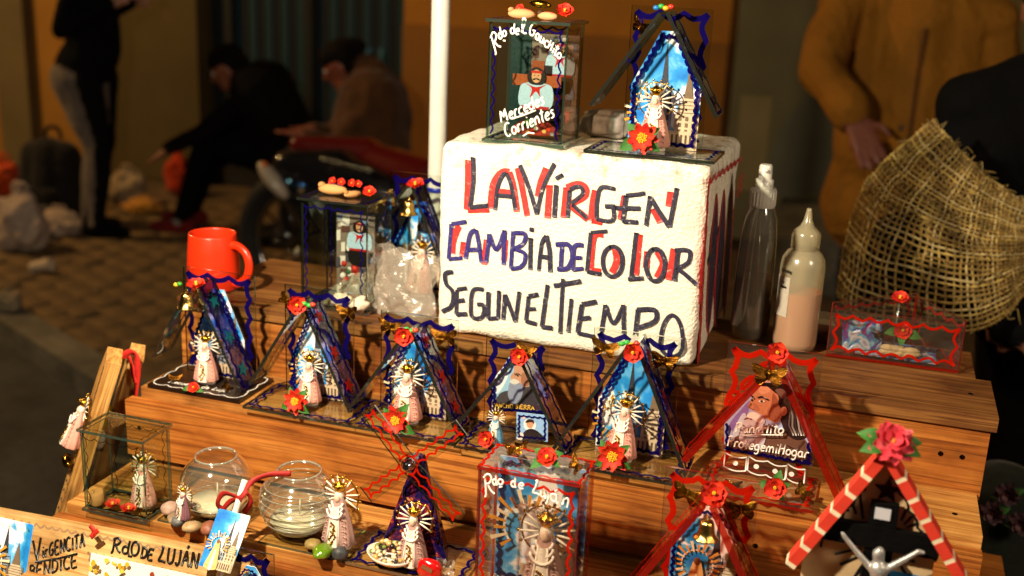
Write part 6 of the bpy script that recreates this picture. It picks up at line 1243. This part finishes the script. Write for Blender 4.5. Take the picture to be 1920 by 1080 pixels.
FL = V(-.95, -.30, 0)
seated('person in black bending forward on the ground beside the gate', 6.3, dict(hip=(545, 300, 6.25), sh=(492, 165, 6.2), hd=(428, 128, 6.15), elb=(400, 240, 6.1), wr=(330, 272, 6.05), knee=(395, 262, 6.2), ank=(352, 400, 6.25), face=FL, look=V(-.8, -.4, -.45)), dict(skin='#8a5238', top='#0e0c0c', trouser='#0a0a0b', sock='#8a8680', shoe='#6a1410'), mats=dict(CB, trouser=M_BLACKCL, shoe=M_CLOTH))
seated('person in brown hooded jacket sitting behind the motorcycle looking down', 5.7, dict(hip=(690, 320, 5.75), sh=(700, 190, 5.75), hd=(640, 122, 5.72), elb=(640, 268, 5.6), wr=(585, 246, 5.5), knee=(560, 290, 5.6), ank=(545, 420, 5.7), face=FL, look=V(-.85, -.35, -.5)), dict(skin='#8a4a34', top='#4e3018', trouser='#141212', sock='#3a3634', shoe='#1a1414'), True, bulk=1.45)

# man in the tan coat
P4 = person('man in a long tan coat standing with one hand hanging at his side'); sg_ = []
D4 = 3.95
def J(x, y, t=D4): return at(x, y, t)
chest = J(1680, 20); ft = EYE + V(0, 0, 0); base = J(1690, 300); fx = V(.0, -1, 0)
cx4 = base.x; cy4 = base.y
def Q(x, y, z): return V(cx4 + x, cy4 + y, z)
sg_ += [(Q(-.10, 0, 1.42), Q(-.09, -.02, .95), .135, .15, 'top'), (Q(.10, 0, 1.42), Q(.09, -.02, .95), .135, .15, 'top'), (Q(0, -.03, 1.4), Q(0, -.05, 1.0), .15, .17, 'top'), (Q(-.09, 0, .95), Q(-.11, 0, .74), .15, .15, 'top'), (Q(.09, 0, .95), Q(.11, 0, .74), .15, .15, 'top'), (Q(0, -.03, .9), Q(0, -.03, .74), .17, .17, 'top')]
for k in (-1, 1): sg_ += [(Q(k * .1, 0, .8), Q(k * .11, .02, .45), .09, .065, 'trouser'), (Q(k * .11, .02, .45), Q(k * .11, .04, -.0), .062, .05, 'trouser'), (Q(k * .11, .05, -.04), Q(k * .13, -.14, -.055), .05, .042, 'shoe')]
sh, el, wr = J(1600, -40, 3.88), J(1540, 130, 3.76), J(1592, 206, 3.64)
sg_ += [(Q(-.14, 0, 1.44), sh, .1, .095, 'top'), (sh, el, .094, .082, 'top'), (el, wr, .080, .064, 'top')]; hand(sg_, wr + (wr - el).normalized() * .035, J(1632, 296, 3.60) - J(1596, 215, 3.64), J(1640, 200, 3.74) - J(1590, 225, 3.74), .20, thumb=-1)
sh, el, wr = Q(.22, 0, 1.42), Q(.30, .02, 1.14), Q(.24, -.08, .95); sg_ += [(Q(.14, 0, 1.44), sh, .1, .09, 'top'), (sh, el, .085, .072, 'top'), (el, wr, .07, .055, 'top')]; hand(sg_, wr, V(-.2, -.1, -1), V(0, -1, 0), .18)
sg_ += [(Q(0, 0, 1.46), Q(0, -.02, 1.6), .07, .06, 'skin')]; hc = Q(0, -.03, 1.68); f_, u_, s_ = head(sg_, hc, V(.1, -1, -.1))
body('body', sg_, dict(skin='#8a4f3c', top='#8e5c18', trouser='#141416', shoe='#101010'), dict(CM, top=M_COAT), .0075, P4, 5, .014, 7); face_bits(P4, hc, f_, u_, s_, '#2a2420')
for i in range(5): m = MB(); p = J(1690, -60 + i * 75, 3.73); m.ell(tuple(p), (.011, .006, .011), '#4a2c12', 0, 10, 6); m.build('coat_button', M_PLAST, P4)

def front(z, x): return Q(x, -.215 - .012 * math.sin(z * 9), z)
m = MB(); m.tube([front(z, .012) for z in (1.4, 1.25, 1.1, .95, .8, .70)], .007, '#5c360e', 0, 6); m.build('coat_placket', M_CLOTH, P4)
for x in (-.11, .13): m = MB(); m.M = Matrix.Translation(Q(x, -.195, 1.0)) @ Matrix.Rotation(.12, 4, 'Y'); m.box(-.06, .06, -.012, .01, -.025, .025, '#6a400f'); o = m.build('pocket_flap', M_CLOTH, P4); o.modifiers.new('edge', 'BEVEL').width = .006
# vendor in black with an open weave shawl
P5 = person('seated person all in black behind the stand end wearing an open weave shawl'); sg_ = []
D5 = 2.32
def K5(x, y, t=D5): return at(x, y, t)
hip = K5(1990, 640); s0 = K5(1960, 240)
sg_ += [(K5(1815, 195, 2.28), K5(1950, 185), .064, .10, 'top'), (K5(1740, 400, 2.28), K5(1760, 540, 2.28), .07, .085, 'trouser'), (K5(1690, 440, 2.28), K5(1680, 540, 2.28), .06, .08, 'trouser'), (K5(1850, 420, 2.3), K5(1850, 540, 2.3), .10, .10, 'trouser'), (K5(1815, 200, 2.3), K5(1800, 420, 2.3), .06, .09, 'top'), (hip, K5(1930, 230), .15, .14, 'top'), (K5(2060, 620), K5(2050, 240), .17, .17, 'top'), (K5(1880, 215), K5(2090, 215), .095, .10, 'top'), (K5(1865, 230, 2.28), K5(1850, 480, 2.2), .075, .065, 'top'), (K5(1850, 480, 2.2), K5(1900, 600, 2.1), .062, .05, 'top'), (K5(2110, 230), K5(2130, 480), .075, .065, 'top'), (K5(2130, 480), K5(2010, 600, 2.12), .06, .045, 'top')]
hand(sg_, K5(1905, 608, 2.09), V(.9, -.3, -.2), V(0, 0, 1), .17); hand(sg_, K5(2005, 605, 2.11), V(-.9, -.3, -.2), V(0, 0, 1), .17, thumb=-1)
hipb = V(hip.x + .05, hip.y, .50)
for k in (0, 1):
    kn = K5(1930 + k * 150, 800, 2.15); kn.z = .52; sg_ += [(hipb + V(.2 * k - .05, 0, 0), kn, .11, .08, 'trouser'), (kn, V(kn.x, kn.y + .05, 0), .075, .05, 'trouser'), (V(kn.x, kn.y + .06, -.05), V(kn.x, kn.y - .12, -.06), .05, .042, 'shoe')]
sg_ += [(hip, hipb, .17, .17, 'top'), (hipb, hipb + V(.15, 0, 0), .17, .17, 'trouser'), (K5(1975, 190), K5(1985, 90), .065, .055, 'skin')]; hc = K5(1995, 20); f_, u_, s_ = head(sg_, hc, V(-.4, -.8, -.3))
body('body', sg_, dict(skin='#8a5a44', top='#0a0a0b', trouser='#08080a', shoe='#0a0a0a'), dict(CB, trouser=M_BLACKCL), .012, P5, 4, .006); face_bits(P5, hc, f_, u_, s_, '#100c0a', True)
stl = thing('stool', 'low dark stool under the seated person in black', 'stool', (hipb.x + .07, hipb.y, -.1)); m = MB(); m.lathe([(.2, .38), (.21, .40), (.2, .425)], '#3a2a1c', 0, 24); m.build('seat', M_WOODP, stl)
for a in range(4): m = MB(); t = PI / 4 + a * PI / 2; m.tube([(.14 * math.cos(t), .14 * math.sin(t), .39), (.18 * math.cos(t), .18 * math.sin(t), 0)], .016, '#3a2a1c', 0, 8); m.build('leg', M_WOODP, stl)
# the shawl
shw = thing('woven_shawl', 'open weave straw coloured shawl draped over the person in black', 'shawl', (0, 0, 0))
TOPC = cr([(1752, 222, 0), (1800, 280, 0), (1850, 330, 0), (1920, 375, 0), (2010, 410, 0)], 8); BOTC = cr([(1570, 556, 0), (1615, 598, 0), (1720, 618, 0), (1830, 622, 0), (1890, 590, 0), (1930, 545, 0), (2010, 500, 0)], 8); LEFT = cr([(1752, 222, 0), (1678, 280, 0), (1620, 345, 0), (1584, 445, 0), (1570, 556, 0)], 8)
def samp(c_, u): x = u * (len(c_) - 1); i = min(int(x), len(c_) - 2); return c_[i].lerp(c_[i + 1], x - i)
def shp(u, v, off=0):
    t, b, l = samp(TOPC, u), samp(BOTC, u), samp(LEFT, v); p = t.lerp(b, v); l0 = TOPC[0].lerp(BOTC[0], v); p = p + (l - l0) * (1 - u)
    dpt = 2.09 - .15 * math.sin(PI * min(u * .75 + .18, 1)) * (.35 + .65 * math.sin(PI * (v * .8 + .1))) + .02 * noise.noise(V(u * 4, v * 4, 0)); return at(p.x + 5 * noise.noise(V(u * 6, v * 9, 2)), p.y + 5 * noise.noise(V(u * 6, v * 9, 5)), dpt - off)
YC = ['#c2a45a', '#aa8a48', '#8a6c38', '#d2ba7e', '#9c8042']
for nm, N, K_, lay in (('warp_yarn', 40, 40, 0), ('weft_yarn', 34, 46, 0), ('warp_yarn', 44, 30, 1), ('weft_yarn', 22, 40, 1)):
    m = MB()
    for i in range(N):
        a = (i + .5 + random.uniform(-.12, .12)) / N; pts = []
        for j in range(K_ + 1):
            b = j / K_; wv = .0016 * (1 if (i + j) % 2 else -1) + .001 * random.random(); aa = a + .002 * math.sin(j * .9 + i) + random.uniform(-.0015, .0015); wv -= .010 * lay; b = b * (.55 if lay and nm == 'warp_yarn' else 1); aa = aa * (.5 if lay and nm == 'weft_yarn' else 1); pts.append(shp(aa, b, wv) if nm == 'warp_yarn' else shp(b, aa, wv + .001))
        m.tube(pts, [random.uniform(.0016, .0026) * (.8 if lay else 1) for _ in pts], YC[(i * 7) % 5], 0, 4)
    o = m.build(nm, M_YARN, shw); o['kind'] = 'stuff'
m = MB()
for i in range(420):
    u, v = random.random(), random.random() ** 1.6; p = shp(u, v, .002); m.tube([p, p + V(random.uniform(-.014, .014), random.uniform(-.006, .0), random.uniform(-.014, .014)), p + V(random.uniform(-.022, .022), random.uniform(-.008, .0), random.uniform(-.025, .01))], .0009, YC[i % 5], 0, 3)
o = m.build('loose_fibres', M_YARN, shw); o['kind'] = 'stuff'

# ------------------------------------------------------------------ motorcycle (behind the stand)
mc = thing('motorcycle', 'red and black motorcycle parked before the seated people', 'motorcycle', (0, 0, 0)); DM = 4.9
def N_(x, y, t=DM): return at(x, y, t)
def lump(name, segs, col, mat, vox=.012): return body(name, [(*s, 'a') for s in segs], {'a': col}, {'a': mat}, vox, mc, 4)
M_GLOSS = vc('glossy_bodywork', .22, namp=.08, nscale=4, coat=.6)
lump('tank', [(N_(560, 272), N_(690, 292), .045, .085), (N_(690, 300), N_(800, 345, 4.8), .085, .12), (N_(800, 345, 4.8), N_(900, 370, 4.75), .11, .08)], '#5c120c', M_GLOSS)
lump('side_fairing', [(N_(540, 310, 4.86), N_(640, 320, 4.84), .07, .10), (N_(640, 330, 4.84), N_(720, 365, 4.78), .11, .10), (N_(600, 380), N_(700, 420), .13, .13), (N_(520, 330, 4.9), N_(600, 400), .05, .12)], '#101012', M_GLOSS)
lump('seat', [(N_(900, 360, 4.75), N_(1100, 385, 4.7), .08, .07)], '#0e0e10', M_CLOTH)
m = MB(); c_ = N_(512, 338, 4.82); m.M = Matrix.Translation(c_) @ Matrix.Rotation(-.75, 4, V(0, 1, 0)) ; m.ell((0, 0, 0), (.035, .04, .10), '#a89a88', 0, 18, 10); m.build('headlight', M_PLAST, mc)
m = MB(); m.ell(tuple(N_(496, 308, 4.8)), (.014, .014, .012), '#c8641c', 0, 10, 6); m.build('indicator', M_PLAST, mc)
m = MB(); m.tube([N_(530, 338, 4.78), N_(556, 344, 4.77), N_(575, 350, 4.76)], [.010, .012, .014], '#4a80c8', 0, 8); m.build('blue_glint', M_CHROME, mc)  # blue piece standing in for reflections on the bodywork
m = MB(); m.M = Matrix.Translation(N_(655, 312, 4.72)); pq = N_(710, 326, 4.70) - N_(612, 300, 4.72)
m.M = Matrix.Identity(4); A = N_(606, 300, 4.715); B = N_(690, 322, 4.705)
for i in range(7): p = A.lerp(B, i / 6); m.ell(tuple(p), (.014, .005, .012), '#8a8a88', 0, 8, 5)
m.build('badge', M_CHROME, mc)
for x, t_, nm in ((560, 5.05, 'front_wheel'), (1050, 4.8, 'rear_wheel')):
    c_ = N_(x, 560, t_); c_.z = .30; m = MB(); ax = V(.92, -.2, 0).normalized(); R = .29; m.tube([c_ + ax * R * math.cos(a) + V(0, 0, R * math.sin(a)) for a in [2 * PI * i / 36 for i in range(36)]], .05, '#0c0c0c', 0, 10, True); w_ = m.build(nm, M_MATTE, mc)
    m = MB(); m.tube([c_ + ax * R * .82 * math.cos(a) + V(0, 0, R * .82 * math.sin(a)) for a in [2 * PI * i / 36 for i in range(36)]], .016, '#8a8a8a', 0, 8, True)
    for i in range(10): a = 2 * PI * i / 10; m.tube([c_, c_ + ax * R * .82 * math.cos(a) + V(0, 0, R * .82 * math.sin(a))], .006, '#8a8a8a', 0, 5)
    m.build('rim', M_CHROME, w_)
    m = MB(); e = N_(590 if nm == 'front_wheel' else 950, 400, DM); m.tube([c_ + V(.0, -.07, 0), e], .022, '#6a6a6a', 0, 8); m.build('fork', M_CHROME, mc)
lump('engine', [(N_(700, 430, 4.8), N_(860, 450, 4.75), .14, .13), (N_(720, 520, 4.8), N_(860, 530, 4.75), .13, .12)], '#2a2a2c', M_MATTE, .016)

# ------------------------------------------------------------------ things lying on the sidewalk
def sack(label, px, r, col, seed, name='plastic_bag', cat='bag', grp=None, mat=M_CLOTH, amp=.35, z0=0):
    c_ = onz(px[0], px[1], z0); K = thing(name, label, cat, (c_.x, c_.y, z0), 0, grp); bm = bmesh.new(); bmesh.ops.create_icosphere(bm, subdivisions=5, radius=1); m = MB()
    for v in bm.verts:
        p = v.co.copy(); k = 1 + amp * noise.noise(p * 1.4 + V(seed, 2, 1)) + amp * .5 * abs(noise.noise(p * 3.4 + V(seed, 5, 1))) - amp * .25 * abs(noise.noise(p * 7 + V(1, seed, 1))); v.co = V(p.x * r[0] * k, p.y * r[1] * k, max((p.z * k + .92) * r[2], .004))
    m.add([v.co for v in bm.verts], [[v.index for v in f.verts] for f in bm.faces], col, 0, True); bm.free(); m.build('sack', mat, K)
    m = MB()
    for s in (-1, 1): m.tube(cr([(s * r[0] * .2, 0, r[2] * 1.7), (s * r[0] * .35, .01, r[2] * 2.2), (s * r[0] * .05, 0, r[2] * 2.35), (-s * r[0] * .1, 0, r[2] * 1.8)], 5), r[2] * .07, col, 0, 6)
    m.build('bag_handle', mat, K); return K
GB = 'carrier bags on the sidewalk'
sack('large white knotted carrier bag in front of the black backpack', (45, 468), (.13, .12, .15), '#a89484', 1, grp=GB); sack('low white carrier bag beside the standing person', (112, 440), (.13, .1, .07), '#a08c7c', 2, grp=GB); sack('crumpled white bag behind the standing legs', (240, 378), (.12, .11, .10), '#988468', 3, grp=GB); sack('bright orange bag against the ochre wall', (8, 372), (.16, .13, .12), '#b8420e', 4, grp=GB); sack('small orange bag between the seated and standing people', (335, 365), (.08, .08, .13), '#b83a10', 5, grp=GB); sack('yellow cloth heap beside the black shoes', (268, 398), (.12, .1, .045), '#b07a28', 6, grp=GB); sack('crumpled pale rag on the kerb side', (18, 582), (.055, .05, .045), '#8a7a60', 7, grp=GB)
c_ = onz(110, 418, 0); bp = thing('backpack', 'black patterned backpack standing beside the legs in leggings', 'backpack', (c_.x - .02, c_.y, 0), .2)
body('bag_body', [(V(-.09, 0, .12), V(-.08, 0, .38), .12, .10, 'a'), (V(.09, 0, .12), V(.08, 0, .38), .12, .10, 'a'), (V(0, -.04, .12), V(0, -.02, .40), .12, .10, 'a')], {'a': '#17120f'}, {'a': M_CLOTH}, .015, bp, 5, .006); body('front_pocket', [(V(-.06, -.13, .10), V(.06, -.13, .10), .065, .065, 'a'), (V(-.05, -.125, .18), V(.05, -.125, .18), .055, .055, 'a')], {'a': '#100c0a'}, {'a': M_CLOTH}, .012, bp, 4)
m = MB(); m.tube(cr([(-.05, .04, .48), (-.03, .04, .54), (.03, .04, .54), (.05, .04, .48)], 5), .012, '#0e0c0a', 0, 6); m.build('carry_handle', M_CLOTH, bp); m = MB(); m.box(.02, .07, -.197, -.194, .13, .145, '#6a645c'); m.build('tag', M_PLAST, bp)
c_ = onz(78, 512, 0); cp = thing('paper_cup', 'white paper cup lying on its side on the paving', 'cup', (c_.x, c_.y, .036), .3); m = MB(); m.M = Matrix.Rotation(1.35, 4, 'Y'); m.lathe([(.026, -.05), (.036, .05), (.0375, .052), (.0345, .05), (.025, -.045), (.001, -.045)], '#b8a48c', 0, 22, caps=True); m.build('cup', M_MATTE, cp)
c_ = onz(620, 430, 0)
# dim floral bag at the end of the stand
c_ = at(1885, 930, 1.9); fl = thing('floral_bag', 'dark cloth bag with faded pink roses beside the stand end', 'bag', (c_.x, c_.y, -.1)); hz_ = c_.z + .1
body('cloth', [(V(0, 0, .12), V(0, 0, hz_ - .02), .13, .085, 'a'), (V(-.07, 0, .12), V(-.03, 0, hz_ - .04), .12, .07, 'a'), (V(.09, 0, .12), V(.06, 0, hz_ - .04), .12, .07, 'a')], {'a': '#1c2019'}, {'a': M_CLOTH}, .012, fl, 4, .008)
for i, (x, y) in enumerate(((1890, 925), (1862, 960), (1915, 980))):
    p = at(x, y, 1.79) - fl.location; flower(fl, p, .022, 'rose', (0, 0, -.2), ((.5, 1.0), (3.6, 1.0)), 50)

for o in bpy.data.objects:
    for k in ('yb', 'bt'):
        if k in o: del o[k]
